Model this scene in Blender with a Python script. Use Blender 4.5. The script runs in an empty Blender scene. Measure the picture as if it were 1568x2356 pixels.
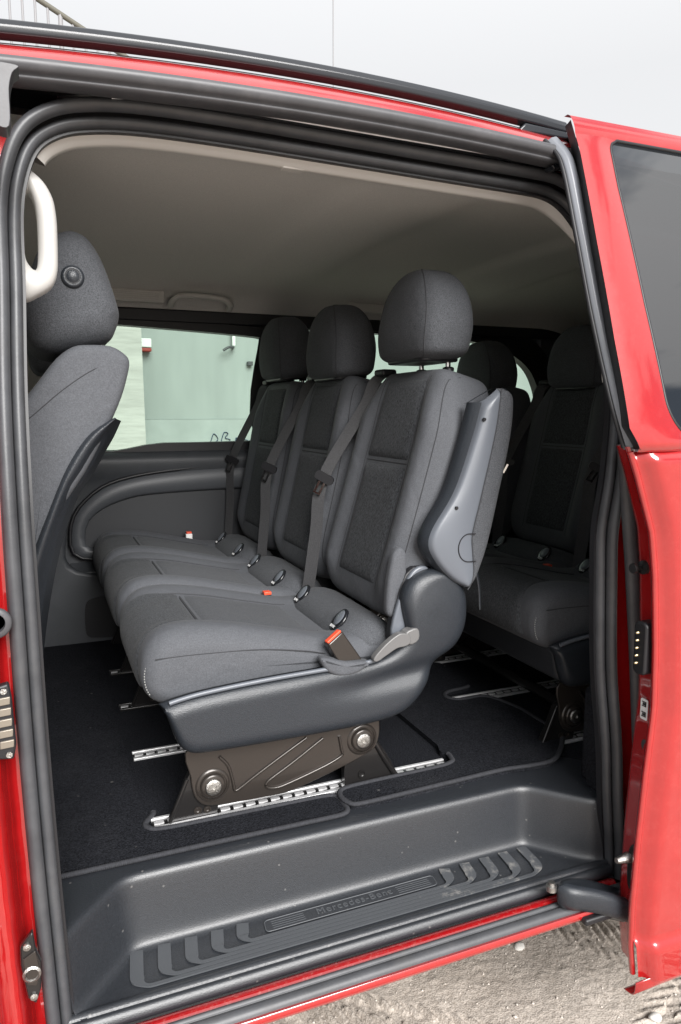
import bpy, bmesh, math, random
from mathutils import Vector, Matrix, noise
rad = math.radians
random.seed(7)
scene = bpy.context.scene
COL = scene.collection

# ------------------------------------------------------------------ camera
cam_data = bpy.data.cameras.new("camera")
cam = bpy.data.objects.new("camera", cam_data)
COL.objects.link(cam)
YAW, PITCH = rad(22.4011), rad(7.8291)
fwd = Vector((math.sin(YAW)*math.cos(PITCH), math.cos(YAW)*math.cos(PITCH), -math.sin(PITCH)))
rgt = Vector((math.cos(YAW), -math.sin(YAW), 0))
upv = rgt.cross(fwd)
cam.matrix_world = Matrix(((rgt.x, upv.x, -fwd.x, 0.0), (rgt.y, upv.y, -fwd.y, 0.0),
                           (rgt.z, upv.z, -fwd.z, 1.30), (0, 0, 0, 1)))
cam_data.sensor_fit = 'HORIZONTAL'
cam_data.sensor_width = 36.0
cam_data.lens = 36.0*1680/1568
cam_data.clip_start = 0.02
cam_data.clip_end = 600
scene.camera = cam

# ------------------------------------------------------------------ sky, sun, exposure
SUN_EL, SUN_AZ = rad(32), rad(178)       # azimuth measured from +y towards +x
world = bpy.data.worlds.new("World")
scene.world = world
world.use_nodes = True
wn, wl = world.node_tree.nodes, world.node_tree.links
wn.clear()
w_out = wn.new("ShaderNodeOutputWorld")
w_bg = wn.new("ShaderNodeBackground")
sky = wn.new("ShaderNodeTexSky")
sky.sky_type = 'NISHITA'
sky.sun_disc = False
sky.sun_elevation = SUN_EL
sky.sun_rotation = SUN_AZ
sky.dust_density = 4.0
tc = wn.new("ShaderNodeTexCoord")
mapn = wn.new("ShaderNodeMapping")
mapn.inputs['Scale'].default_value = (1.0, 1.0, 2.4)
mapn.inputs['Location'].default_value = (1.81, -0.33, 0.87)
cn = wn.new("ShaderNodeTexNoise")
cn.inputs['Scale'].default_value = 1.7
cn.inputs['Detail'].default_value = 6
cn.inputs['Roughness'].default_value = 0.55
cr = wn.new("ShaderNodeValToRGB")
cr.color_ramp.elements[0].position = 0.36
cr.color_ramp.elements[0].color = (1.5, 1.8, 2.25, 1)
cr.color_ramp.elements[1].position = 0.44
cr.color_ramp.elements[1].color = (6.5, 6.5, 6.52, 1)
mx = wn.new("ShaderNodeMix")
mx.data_type = 'RGBA'
mx.inputs[0].default_value = 0.90
wl.new(tc.outputs['Generated'], mapn.inputs['Vector'])
wl.new(mapn.outputs['Vector'], cn.inputs['Vector'])
wl.new(cn.outputs['Fac'], cr.inputs['Fac'])
wl.new(sky.outputs['Color'], mx.inputs[6])
sep = wn.new("ShaderNodeSeparateXYZ")        # overcast skies are brighter towards the zenith
wl.new(tc.outputs['Generated'], sep.inputs['Vector'])
mr = wn.new("ShaderNodeMapRange")
mr.inputs['From Min'].default_value = 0.38
mr.inputs['From Max'].default_value = 1.0
mr.inputs['To Min'].default_value = 1.0
mr.inputs['To Max'].default_value = 1.75
wl.new(sep.outputs['Z'], mr.inputs['Value'])
mu = wn.new("ShaderNodeMix")
mu.data_type = 'RGBA'
mu.blend_type = 'MULTIPLY'
mu.inputs[0].default_value = 1.0
wl.new(cr.outputs['Color'], mu.inputs[6])
wl.new(mr.outputs['Result'], mu.inputs[7])
wl.new(mu.outputs[2], mx.inputs[7])
wl.new(mx.outputs[2], w_bg.inputs['Color'])
w_bg.inputs['Strength'].default_value = 0.10
wl.new(w_bg.outputs['Background'], w_out.inputs['Surface'])

sun_d = bpy.data.lights.new("sun", 'SUN')
sun_d.energy = 5.0
sun_d.angle = rad(38)
sun_d.color = (1.0, 0.985, 0.97)
sun = bpy.data.objects.new("sun", sun_d)
COL.objects.link(sun)
sdir = Vector((math.sin(SUN_AZ)*math.cos(SUN_EL), math.cos(SUN_AZ)*math.cos(SUN_EL), math.sin(SUN_EL)))
sun.rotation_euler = sdir.to_track_quat('Z', 'Y').to_euler()

vs = scene.view_settings
vs.view_transform = 'Standard'
vs.look = 'None'
vs.exposure = 0.52
vs.gamma = 1.0
vs.use_curve_mapping = False
scene.cycles.use_denoising = True
scene.cycles.max_bounces = 10
scene.cycles.diffuse_bounces = 6
scene.cycles.transparent_max_bounces = 12

# ------------------------------------------------------------------ materials
MATS = {}
def new_mat(name):
    m = bpy.data.materials.new(name)
    m.use_nodes = True
    MATS[name] = m
    return m, m.node_tree.nodes, m.node_tree.links, m.node_tree.nodes['Principled BSDF']

def mat(name, col, rough=0.5, metal=0.0, var=0.0, vscale=300, bump=0.0, bscale=400, bdist=0.001, coat=0.0,
        spec=0.5, sheen=0.0, kind='noise', dust=0.0, dustscale=14, dustcol=(0.36, 0.32, 0.27), stretch=None, wrinkle=0.0, coat_ior=1.5, specks=0.0, speckscale=55):
    m, n, l, p = new_mat(name)
    p.inputs['Base Color'].default_value = (*col, 1)
    p.inputs['Roughness'].default_value = rough
    p.inputs['Metallic'].default_value = metal
    p.inputs['Specular IOR Level'].default_value = spec
    p.inputs['Coat Weight'].default_value = coat
    p.inputs['Coat Roughness'].default_value = 0.03
    p.inputs['Coat IOR'].default_value = coat_ior
    p.inputs['Sheen Weight'].default_value = sheen
    p.inputs['Sheen Roughness'].default_value = 0.4
    t = n.new("ShaderNodeTexCoord")
    vec = t.outputs['Object']
    if stretch:
        mp = n.new("ShaderNodeMapping")
        mp.inputs['Scale'].default_value = stretch
        l.new(vec, mp.inputs['Vector'])
        vec = mp.outputs['Vector']
    colsock = None
    if var > 0:
        a = n.new("ShaderNodeTexNoise")
        a.inputs['Scale'].default_value = vscale
        a.inputs['Detail'].default_value = 3
        a.inputs['Roughness'].default_value = 0.7
        l.new(vec, a.inputs['Vector'])
        r = n.new("ShaderNodeValToRGB")
        r.color_ramp.elements[0].position = 0.3
        r.color_ramp.elements[1].position = 0.7
        r.color_ramp.elements[0].color = (*[c*(1-var) for c in col], 1)
        r.color_ramp.elements[1].color = (*[min(1, c*(1+var)) for c in col], 1)
        l.new(a.outputs['Fac'], r.inputs['Fac'])
        colsock = r.outputs['Color']
    if dust > 0:
        d = n.new("ShaderNodeTexNoise")
        d.inputs['Scale'].default_value = dustscale
        d.inputs['Detail'].default_value = 8
        d.inputs['Roughness'].default_value = 0.7
        l.new(t.outputs['Object'], d.inputs['Vector'])
        r = n.new("ShaderNodeValToRGB")
        r.color_ramp.elements[0].position = 0.52
        r.color_ramp.elements[1].position = 0.72
        r.color_ramp.elements[0].color = (0, 0, 0, 1)
        r.color_ramp.elements[1].color = (dust, dust, dust, 1)
        l.new(d.outputs['Fac'], r.inputs['Fac'])
        x = n.new("ShaderNodeMix")
        x.data_type = 'RGBA'
        l.new(r.outputs['Color'], x.inputs[0])
        if colsock: l.new(colsock, x.inputs[6])
        else: x.inputs[6].default_value = (*col, 1)
        x.inputs[7].default_value = (*dustcol, 1)
        colsock = x.outputs[2]
        rr = n.new("ShaderNodeMapRange")
        rr.inputs['To Min'].default_value = rough
        rr.inputs['To Max'].default_value = 0.85
        l.new(r.outputs['Color'], rr.inputs['Value'])
        l.new(rr.outputs['Result'], p.inputs['Roughness'])
    if specks > 0:
        vo = n.new("ShaderNodeTexVoronoi")
        vo.inputs['Scale'].default_value = speckscale
        l.new(t.outputs['Object'], vo.inputs['Vector'])
        vr = n.new("ShaderNodeMapRange")
        vr.inputs['From Min'].default_value = 0.075
        vr.inputs['From Max'].default_value = 0.04
        vr.inputs['To Max'].default_value = specks
        l.new(vo.outputs['Distance'], vr.inputs['Value'])
        x = n.new("ShaderNodeMix")
        x.data_type = 'RGBA'
        l.new(vr.outputs['Result'], x.inputs[0])
        if colsock: l.new(colsock, x.inputs[6])
        else: x.inputs[6].default_value = (*col, 1)
        x.inputs[7].default_value = (0.33, 0.32, 0.30, 1)
        colsock = x.outputs[2]
    if colsock: l.new(colsock, p.inputs['Base Color'])
    if bump > 0:
        if kind == 'voronoi':
            b = n.new("ShaderNodeTexVoronoi")
            b.inputs['Scale'].default_value = bscale
            out = b.outputs['Distance']
        else:
            b = n.new("ShaderNodeTexNoise")
            b.inputs['Scale'].default_value = bscale
            b.inputs['Detail'].default_value = 2
            out = b.outputs['Fac']
        l.new(vec, b.inputs['Vector'])
        bp = n.new("ShaderNodeBump")
        bp.inputs['Strength'].default_value = bump
        bp.inputs['Distance'].default_value = bdist
        l.new(out, bp.inputs['Height'])
        if wrinkle > 0:
            w1 = n.new("ShaderNodeTexNoise")
            w1.inputs['Scale'].default_value = 22
            w1.inputs['Detail'].default_value = 2
            w1.inputs['Distortion'].default_value = 0.6
            l.new(t.outputs['Object'], w1.inputs['Vector'])
            b2 = n.new("ShaderNodeBump")
            b2.inputs['Strength'].default_value = wrinkle
            b2.inputs['Distance'].default_value = 0.006
            l.new(w1.outputs['Fac'], b2.inputs['Height'])
            l.new(b2.outputs['Normal'], bp.inputs['Normal'])
        l.new(bp.outputs['Normal'], p.inputs['Normal'])
    return m

mat('paint', (0.33, 0.0065, 0.0075), rough=0.24, coat=1.0, var=0.05, vscale=30, dust=0.03, dustscale=60, dustcol=(0.42, 0.25, 0.22), coat_ior=1.75)
mat('paint_sill', (0.28, 0.004, 0.006), rough=0.22, coat=1.0, dust=0.28, dustscale=170, dustcol=(0.45, 0.24, 0.2), coat_ior=1.7)
mat('fabric', (0.070, 0.0735, 0.0805), rough=0.95, var=0.45, vscale=520, bump=0.6, bscale=560, sheen=0.05, spec=0.15, wrinkle=0.4)
mat('fabric_insert', (0.054, 0.057, 0.062), rough=0.95, var=0.68, vscale=400, bump=0.8, bscale=450, sheen=0.05, spec=0.15, stretch=(1, 1, 0.4), wrinkle=0.3)
mat('fabric_smooth', (0.078, 0.082, 0.091), rough=0.78, var=0.26, vscale=520, bump=0.35, bscale=640, sheen=0.05, spec=0.3, wrinkle=0.5)
mat('thread_shade', (0.035, 0.036, 0.040), rough=0.9)  # dark seam colour, also stands in for shade in the creases
mat('thread_light', (0.34, 0.34, 0.33), rough=0.9)
mat('plastic', (0.021, 0.0245, 0.030), rough=0.37, bump=0.4, bscale=600, bdist=0.0007, kind='voronoi', var=0.25, vscale=400)
mat('plastic_light', (0.115, 0.126, 0.145), rough=0.34, bump=0.15, bscale=600, bdist=0.0005)
mat('lever_grey', (0.13, 0.128, 0.128), rough=0.38)
mat('step_plastic', (0.019, 0.0215, 0.026), rough=0.42, bump=0.35, bscale=620, bdist=0.0006, kind='voronoi', var=0.35, vscale=420, spec=0.85, specks=0.25, speckscale=30)
mat('strip_plastic', (0.068, 0.073, 0.080), rough=0.45, bump=0.3, bscale=500, bdist=0.0004)
mat('strip_dusty', (0.068, 0.073, 0.080), rough=0.45, dust=0.95, dustscale=30, dustcol=(0.27, 0.26, 0.245))
mat('rubber', (0.052, 0.052, 0.056), rough=0.50, bump=0.25, bscale=500, bdist=0.0004, var=0.18, vscale=30)
mat('rubber_grey', (0.056, 0.058, 0.063), rough=0.42, bump=0.3, bscale=260, bdist=0.0004, var=0.2, vscale=14, dust=0.25, dustscale=11, dustcol=(0.11, 0.105, 0.10))
mat('trim_grey', (0.062, 0.062, 0.067), rough=0.42, bump=0.2, bscale=400, bdist=0.0004, var=0.1, vscale=20, dust=0.2, dustscale=20, dustcol=(0.13, 0.12, 0.12))
mat('trim_band', (0.075, 0.080, 0.088), rough=0.45, bump=0.2, bscale=500, bdist=0.0005)
mat('strip_satin', (0.17, 0.18, 0.20), rough=0.28, bump=0.1, bscale=300, bdist=0.0004)
mat('black', (0.012, 0.012, 0.014), rough=0.45)
mat('black_gloss', (0.010, 0.011, 0.013), rough=0.14)
mat('rail_black', (0.020, 0.022, 0.026), rough=0.20)
mat('carpet', (0.0160, 0.0170, 0.0205), rough=1.0, var=0.7, vscale=300, bump=1.0, bscale=400, bdist=0.003, spec=0.05, dust=0.15, dustscale=5, dustcol=(0.045, 0.046, 0.05))
mat('mat_carpet', (0.0165, 0.0175, 0.021), rough=1.0, var=0.7, vscale=300, bump=1.0, bscale=380, bdist=0.003, spec=0.05, dust=0.22, dustscale=5, dustcol=(0.05, 0.051, 0.056), specks=0.2, speckscale=19)
mat('binding', (0.026, 0.027, 0.032), rough=0.9, var=0.3, vscale=200)
mat('headliner', (0.62, 0.60, 0.57), rough=1.0, var=0.14, vscale=480, bump=0.35, bscale=650, spec=0.1)
mat('beige_trim', (0.55, 0.53, 0.50), rough=0.6, bump=0.08, bscale=500, bdist=0.0004)
mat('ivory', (0.50, 0.49, 0.47), rough=0.42)
mat('door_trim', (0.050, 0.054, 0.060), rough=0.5, bump=0.25, bscale=500, bdist=0.0005, var=0.08, vscale=20)
mat('door_trim_dark', (0.026, 0.028, 0.032), rough=0.45, bump=0.2, bscale=500, bdist=0.0005)
mat('chrome', (0.80, 0.79, 0.77), rough=0.12, metal=1.0)
mat('aluminium', (0.80, 0.80, 0.81), rough=0.42, metal=0.55, var=0.1, vscale=60)
mat('brown_metal', (0.040, 0.034, 0.030), rough=0.28, metal=0.4, coat=0.3)
mat('black_metal', (0.018, 0.017, 0.017), rough=0.28, metal=0.3, coat=0.3)
mat('bolt', (0.42, 0.41, 0.39), rough=0.35, metal=1.0, bump=0.8, bscale=900)
mat('red_button', (0.78, 0.085, 0.035), rough=0.4)
mat('belt', (0.060, 0.060, 0.063), rough=0.7, var=0.25, vscale=300, bump=0.4, bscale=420)
mat('white_print', (0.75, 0.75, 0.75), rough=0.6)
mat('print_dark', (0.02, 0.02, 0.02), rough=0.6)
mat('brass', (0.62, 0.50, 0.30), rough=0.3, metal=1.0)
mat('contact_pad', (0.26, 0.23, 0.19), rough=0.4, metal=0.5)
mat('concrete', (0.46, 0.45, 0.42), rough=0.9, var=0.18, vscale=3.0, bump=0.3, bscale=8, bdist=0.02, stretch=(0.5, 1, 3.0))
mat('plaster', (0.325, 0.350, 0.335), rough=0.9, var=0.10, vscale=1.6, stretch=(1.5, 1, 0.35))
mat('plaster_band', (0.345, 0.372, 0.356), rough=0.9, var=0.10, vscale=2.5)
mat('graffiti', (0.03, 0.06, 0.14), rough=0.8)
mat('rail_paint', (0.24, 0.24, 0.25), rough=0.6)
mat('rail_olive', (0.10, 0.095, 0.075), rough=0.7)
mat('lamp_white', (0.8, 0.8, 0.78), rough=0.5)
mat('lamp_red', (0.30, 0.03, 0.02), rough=0.5)
mat('grit', (0.52, 0.47, 0.42), rough=0.9, var=0.45, vscale=30)
mat('stone', (0.62, 0.60, 0.56), rough=0.85, var=0.15, vscale=40)

# sand
m, n, l, p = new_mat('sand')
t = n.new("ShaderNodeTexCoord")
a = n.new("ShaderNodeTexNoise"); a.inputs['Scale'].default_value = 5; a.inputs['Detail'].default_value = 8; a.inputs['Roughness'].default_value = 0.7
b = n.new("ShaderNodeTexNoise"); b.inputs['Scale'].default_value = 260; b.inputs['Detail'].default_value = 4
r1 = n.new("ShaderNodeValToRGB")
r1.color_ramp.elements[0].position = 0.3; r1.color_ramp.elements[1].position = 0.7
r1.color_ramp.elements[0].color = (0.40, 0.352, 0.305, 1); r1.color_ramp.elements[1].color = (0.56, 0.505, 0.45, 1)
r2 = n.new("ShaderNodeValToRGB")
r2.color_ramp.elements[0].position = 0.28; r2.color_ramp.elements[1].position = 0.6
r2.color_ramp.elements[0].color = (0.62, 0.60, 0.57, 1); r2.color_ramp.elements[1].color = (1, 1, 1, 1)
mm = n.new("ShaderNodeMix"); mm.data_type = 'RGBA'; mm.blend_type = 'MULTIPLY'; mm.inputs[0].default_value = 1.0
l.new(t.outputs['Object'], a.inputs['Vector']); l.new(t.outputs['Object'], b.inputs['Vector'])
l.new(a.outputs['Fac'], r1.inputs['Fac']); l.new(b.outputs['Fac'], r2.inputs['Fac'])
l.new(r1.outputs['Color'], mm.inputs[6]); l.new(r2.outputs['Color'], mm.inputs[7])
l.new(mm.outputs[2], p.inputs['Base Color'])
p.inputs['Roughness'].default_value = 1.0
p.inputs['Specular IOR Level'].default_value = 0.1
bp = n.new("ShaderNodeBump"); bp.inputs['Strength'].default_value = 0.8; bp.inputs['Distance'].default_value = 0.003
l.new(b.outputs['Fac'], bp.inputs['Height']); l.new(bp.outputs['Normal'], p.inputs['Normal'])

def glass_mat(name, tint, ior, rough=0.0):
    m, n, l, p = new_mat(name)
    n.remove(p)
    out = n['Material Output']
    tr = n.new("ShaderNodeBsdfTransparent"); tr.inputs['Color'].default_value = (*tint, 1)
    gl = n.new("ShaderNodeBsdfGlossy"); gl.inputs['Roughness'].default_value = rough
    fr = n.new("ShaderNodeFresnel"); fr.inputs['IOR'].default_value = ior
    x = n.new("ShaderNodeMixShader")
    l.new(fr.outputs['Fac'], x.inputs[0]); l.new(tr.outputs[0], x.inputs[1]); l.new(gl.outputs[0], x.inputs[2])
    l.new(x.outputs[0], out.inputs['Surface'])
    return m
glass_mat('glass_green', (0.71, 0.785, 0.745), 1.04)
glass_mat('glass_front', (0.40, 0.45, 0.43), 1.3)  # unseen front glass, tinted dark to cut light on the far seats
glass_mat('glass_dark', (0.05, 0.055, 0.06), 3.0, 0.03)

# ------------------------------------------------------------------ geometry helpers
def sstep(a, b, x):
    t = max(0.0, min(1.0, (x-a)/(b-a)))
    return t*t*(3-2*t)

def smooth(pts, n=8, closed=False):
    P = [Vector(p) if len(p) == 3 else Vector((p[0], p[1], 0)) for p in pts]
    d = len(pts[0])
    out = []
    N = len(P)
    segs = N if closed else N-1
    for i in range(segs):
        if closed:
            p0, p1, p2, p3 = P[(i-1) % N], P[i], P[(i+1) % N], P[(i+2) % N]
        else:
            p1, p2 = P[i], P[i+1]
            p0 = P[i-1] if i > 0 else p1*2-p2
            p3 = P[i+2] if i+2 < N else p2*2-p1
        for k in range(n):
            t = k/n
            # centripetal-like catmull rom (uniform, damped tangents)
            m1, m2 = (p2-p0)*0.5, (p3-p1)*0.5
            L = (p2-p1).length
            if m1.length > L*1.2: m1 = m1.normalized()*L*1.2
            if m2.length > L*1.2: m2 = m2.normalized()*L*1.2
            h1, h2, h3, h4 = 2*t**3-3*t**2+1, -2*t**3+3*t**2, t**3-2*t**2+t, t**3-t**2
            out.append(p1*h1+p2*h2+m1*h3+m2*h4)
    if not closed: out.append(P[-1].copy())
    return [tuple(v) if d == 3 else (v.x, v.y) for v in out]

def resample(pts, n):
    P = [Vector(p) if len(p) == 3 else Vector((p[0], p[1], 0)) for p in pts]
    d = len(pts[0])
    L = [0]
    for i in range(1, len(P)): L.append(L[-1]+(P[i]-P[i-1]).length)
    out = []
    j = 0
    for k in range(n):
        s = L[-1]*k/(n-1)
        while j < len(P)-2 and L[j+1] < s: j += 1
        den = L[j+1]-L[j]
        f = 0 if den == 0 else (s-L[j])/den
        v = P[j].lerp(P[j+1], min(1, max(0, f)))
        out.append(tuple(v) if d == 3 else (v.x, v.y))
    return out

def merge(*parts):
    V, F = [], []
    for v, f in parts:
        o = len(V)
        V += list(v)
        F += [tuple(i+o for i in q) for q in f]
    return V, F

def loft(rings, closed=True, cap=True, loop=False):
    V, F = [], []
    n = len(rings[0])
    for r in rings: V += [tuple(p) for p in r]
    m = len(rings)
    for i in range(m if loop else m-1):
        a, b = i*n, ((i+1) % m)*n
        for k in range(n if closed else n-1):
            k2 = (k+1) % n
            F.append((a+k, a+k2, b+k2, b+k))
    if cap and closed and not loop:
        F.append(tuple(range(n-1, -1, -1)))
        F.append(tuple(range((m-1)*n, m*n)))
    return V, F

def grid(fn, nu, nv):
    V = [tuple(fn(i/(nu-1), j/(nv-1))) for i in range(nu) for j in range(nv)]
    F = [(i*nv+j, (i+1)*nv+j, (i+1)*nv+j+1, i*nv+j+1) for i in range(nu-1) for j in range(nv-1)]
    return V, F

def frames(path, closed=False, up=None):
    P = [Vector(p) for p in path]
    N = len(P)
    out = []
    prev = None
    for i in range(N):
        if closed: t = P[(i+1) % N]-P[i-1]
        else: t = P[min(i+1, N-1)]-P[max(i-1, 0)]
        if t.length < 1e-9: t = Vector((1, 0, 0))
        t.normalize()
        if up is not None:
            u = Vector(up)-t*Vector(up).dot(t)
            if u.length < 1e-4: u = prev or Vector((0, 0, 1))
        elif prev is None:
            g = Vector((0, 0, 1)) if abs(t.z) < 0.9 else Vector((1, 0, 0))
            u = g-t*g.dot(t)
        else:
            u = prev-t*prev.dot(t)
        u.normalize()
        prev = u
        out.append((P[i], t, u, t.cross(u)))
    return out

def sweep(path, prof, closed=False, up=None, cap=True):
    """prof: list of (side, up) offsets"""
    rings = []
    for p, t, u, s in frames(path, closed, up):
        rings.append([p+s*a+u*b for a, b in prof])
    return loft(rings, True, cap, closed)

def circ(r, n=10, rb=None):
    rb = rb or r
    return [(r*math.cos(2*math.pi*k/n), rb*math.sin(2*math.pi*k/n)) for k in range(n)]

def tube(path, r, n=10, closed=False, rb=None, up=None):
    return sweep(path, circ(r, n, rb), closed, up)

def box(x0, x1, y0, y1, z0, z1):
    V = [(x, y, z) for x in (x0, x1) for y in (y0, y1) for z in (z0, z1)]
    F = [(0, 1, 3, 2), (4, 6, 7, 5), (0, 4, 5, 1), (2, 3, 7, 6), (0, 2, 6, 4), (1, 5, 7, 3)]
    return V, F

def prism(poly, a, b, axis='y'):
    def mk(p, h):
        if axis == 'y': return (p[0], h, p[1])
        if axis == 'z': return (p[0], p[1], h)
        return (h, p[0], p[1])
    n = len(poly)
    V = [mk(p, a) for p in poly]+[mk(p, b) for p in poly]
    F = [tuple(range(n)), tuple(range(2*n-1, n-1, -1))]
    F += [(i, i+n, (i+1) % n+n, (i+1) % n) for i in range(n)]
    return V, F

def lathe(prof, c, axis='y', n=20):
    rings = []
    for r, h in prof:
        ring = []
        for k in range(n):
            a = 2*math.pi*k/n
            if axis == 'y': ring.append((c[0]+r*math.cos(a), c[1]+h, c[2]+r*math.sin(a)))
            elif axis == 'z': ring.append((c[0]+r*math.cos(a), c[1]+r*math.sin(a), c[2]+h))
            else: ring.append((c[0]+h, c[1]+r*math.cos(a), c[2]+r*math.sin(a)))
        rings.append(ring)
    return loft(rings)

def inset_poly(poly, d):
    """move every vertex of a closed 2D polygon inwards by d (negative: outwards)"""
    n = len(poly)
    area = sum(poly[i][0]*poly[(i+1) % n][1]-poly[(i+1) % n][0]*poly[i][1] for i in range(n))
    s = 1 if area > 0 else -1
    out = []
    for i in range(n):
        p0, p1, p2 = poly[i-1], poly[i], poly[(i+1) % n]
        tx, ty = p2[0]-p0[0], p2[1]-p0[1]
        L = math.hypot(tx, ty) or 1
        out.append((p1[0]-s*ty/L*d, p1[1]+s*tx/L*d))
    return out

def pillow(poly, yc, W, r, nseg=6, zmod=None, ncore=9, rs=None, scale=False):
    """closed x-z outline thickened over y (centre yc, half width W), side edges rounded by r"""
    rings = []
    stations = []
    for k in range(nseg+1):
        a = k/nseg*math.pi/2
        stations.append((-W+r-r*math.cos(a), r-r*math.sin(a)))
    for k in range(1, ncore):
        stations.append((-(W-r)+2*(W-r)*k/ncore, 0))
    for k in range(nseg, -1, -1):
        a = k/nseg*math.pi/2
        stations.append((W-r+r*math.cos(a), r-r*math.sin(a)))
    for y, e in stations:
        if scale:
            gx = sum(p[0] for p in poly)/len(poly); gz_ = sum(p[1] for p in poly)/len(poly)
            f = 1-e/r*scale
            q = [(gx+(p[0]-gx)*f, gz_+(p[1]-gz_)*f) for p in poly]
        else:
            q = inset_poly(poly, e) if e > 0 else poly
        ring = []
        for (x, z) in q:
            dz = zmod(x, y, z) if zmod else 0
            ring.append((x, yc+y, z+dz))
        rings.append(ring)
    V, F = loft(rings, True, False)
    n = len(poly)
    for base, rev in ((0, True), ((len(rings)-1)*n, False)):
        c = [sum(V[base+i][k] for i in range(n))/n for k in range(3)]
        V.append(tuple(c)); ci = len(V)-1
        for i in range(n):
            q = (base+i, base+(i+1) % n, ci)
            F.append(q if not rev else q[::-1])
    return V, F

ORG = {}
def empty(name, loc):
    o = bpy.data.objects.new(name, None)
    o.location = loc
    o.empty_display_size = 0.05
    COL.objects.link(o)
    ORG[o] = Vector(loc)
    return o

def obj(name, geo, material, parent=None, smooth_=True, bevel=0, seg=3, subd=0, solid=0, angle=35, weld=False):
    V, F = geo
    org = ORG[parent] if parent is not None else Vector((0, 0, 0))
    me = bpy.data.meshes.new(name)
    me.from_pydata([tuple(Vector(v)-org) for v in V], [], [tuple(f) for f in F])
    bm = bmesh.new()
    bm.from_mesh(me)
    if weld: bmesh.ops.remove_doubles(bm, verts=bm.verts, dist=1e-5)
    bmesh.ops.recalc_face_normals(bm, faces=bm.faces)
    bm.to_mesh(me)
    bm.free()
    me.materials.append(MATS[material])
    o = bpy.data.objects.new(name, me)
    COL.objects.link(o)
    if parent is not None:
        o.parent = parent
        ORG[o] = org
    else:
        ORG[o] = Vector((0, 0, 0))
    if solid:
        md = o.modifiers.new("solid", 'SOLIDIFY'); md.thickness = solid; md.offset = 0
    if bevel:
        md = o.modifiers.new("bevel", 'BEVEL'); md.width = bevel; md.segments = seg
        md.limit_method = 'ANGLE'; md.angle_limit = rad(angle)
    if subd:
        md = o.modifiers.new("sub", 'SUBSURF'); md.levels = subd; md.render_levels = subd
    if smooth_:
        for q in me.polygons: q.use_smooth = True
        if not subd: me.set_sharp_from_angle(angle=rad(max(angle, 40) if bevel else 66))
    return o

def tag(o, label, cat, group=None, kind=None):
    o['label'] = label
    if cat: o['category'] = cat
    if group: o['group'] = group
    if kind: o['kind'] = kind
    return o

def struct(o):
    o['kind'] = 'structure'
    return o

def lerp_tab(tab, z):
    """tab: list of (z, value), ascending"""
    if z <= tab[0][0]: return tab[0][1]
    for (z0, v0), (z1, v1) in zip(tab, tab[1:]):
        if z <= z1: return v0+(v1-v0)*(z-z0)/(z1-z0)
    return tab[-1][1]

# ================================================================== SETTING
# ground: fine tyre-marked sand near the van, coarse sheet to the horizon
def track(x, y, cx, cy, ang, w, pitch):
    ca, sa = math.cos(ang), math.sin(ang)
    u = (x-cx)*ca+(y-cy)*sa
    v = -(x-cx)*sa+(y-cy)*ca
    if abs(v) > w: return 0.0
    edge = 1-sstep(w*0.8, w, abs(v))
    side = 1 if v > 0 else -1
    ph = (u+side*1.3*abs(v)+0.008*noise.noise(Vector((x*18, y*18, 0))))/pitch
    f = ph-math.floor(ph)
    bar = sstep(0.0, 0.12, f)-sstep(0.48, 0.62, f)
    rib = 1.0 if abs(abs(v)-w*0.5) > 0.012 else 0.2
    return edge*(-0.006+0.0100*bar*rib)*(0.75+0.6*noise.noise(Vector((x*6, y*6, 3))))

GX0, GX1, GY0, GY1 = 0.1, 2.0, 0.5, 1.6
NXG, NYG = 620, 360
def gz(x, y):
    v = Vector((x, y, 0))
    h = 0.006*noise.noise(v*2.3)+0.003*noise.noise(v*7)+0.0016*noise.noise(v*19)+0.0012*noise.noise(v*47)+0.0011*noise.noise(v*90)+0.0009*noise.noise(v*190)
    h += track(x, y, 1.28, 1.25, rad(118), 0.10, 0.034)
    h += track(x, y, 1.02, 0.9, rad(24), 0.11, 0.038)
    h += track(x, y, 0.78, 1.1, rad(140), 0.09, 0.033)
    h += track(x, y, 1.62, 1.15, rad(63), 0.10, 0.036)
    cl = noise.noise(v*33+Vector((5, 2, 1)))
    h += 0.004*max(0, cl-0.25)
    return h
def gfn(u, v):
    x, y = GX0+(GX1-GX0)*u, GY0+(GY1-GY0)*v
    e = min(sstep(0, 0.06, u), sstep(1, 0.94, u), sstep(0, 0.06, v), sstep(1, 0.94, v))
    return (x, y, 0.0015+(0.0045+gz(x, y))*e)
og = obj('ground', merge(grid(gfn, NXG, NYG)), 'sand')
struct(og)
V, F = [], []
S = 250
xs = [-S, GX0+0.03, GX1-0.03, S]; ys = [-S, GY0+0.03, GY1-0.03, S]
for i in range(3):
    for j in range(3):
        if i == 1 and j == 1: continue
        o = len(V)
        V += [(xs[i], ys[j], 0), (xs[i+1], ys[j], 0), (xs[i+1], ys[j+1], 0), (xs[i], ys[j+1], 0)]
        F.append((o, o+1, o+2, o+3))
struct(obj('ground', (V, F), 'sand'))

# pale pebbles on the sand
def pebble(x, y, r, label):
    bm = bmesh.new()
    bmesh.ops.create_icosphere(bm, subdivisions=2, radius=1)
    sd = random.random()*50
    for v in bm.verts:
        k = 1+0.35*noise.noise(v.co*1.3+Vector((sd, 0, 0)))
        v.co = Vector((v.co.x*k*r*1.25, v.co.y*k*r, v.co.z*k*r*0.6))
    V = [(v.co.x+x, v.co.y+y, v.co.z+0.006+gz(x, y)+r*0.25) for v in bm.verts]
    F = [tuple(v.index for v in f.verts) for f in bm.faces]
    bm.free()
    tag(obj('pebble', (V, F), 'stone'), label, 'stone', 'pale pebbles on the sand')

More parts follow.
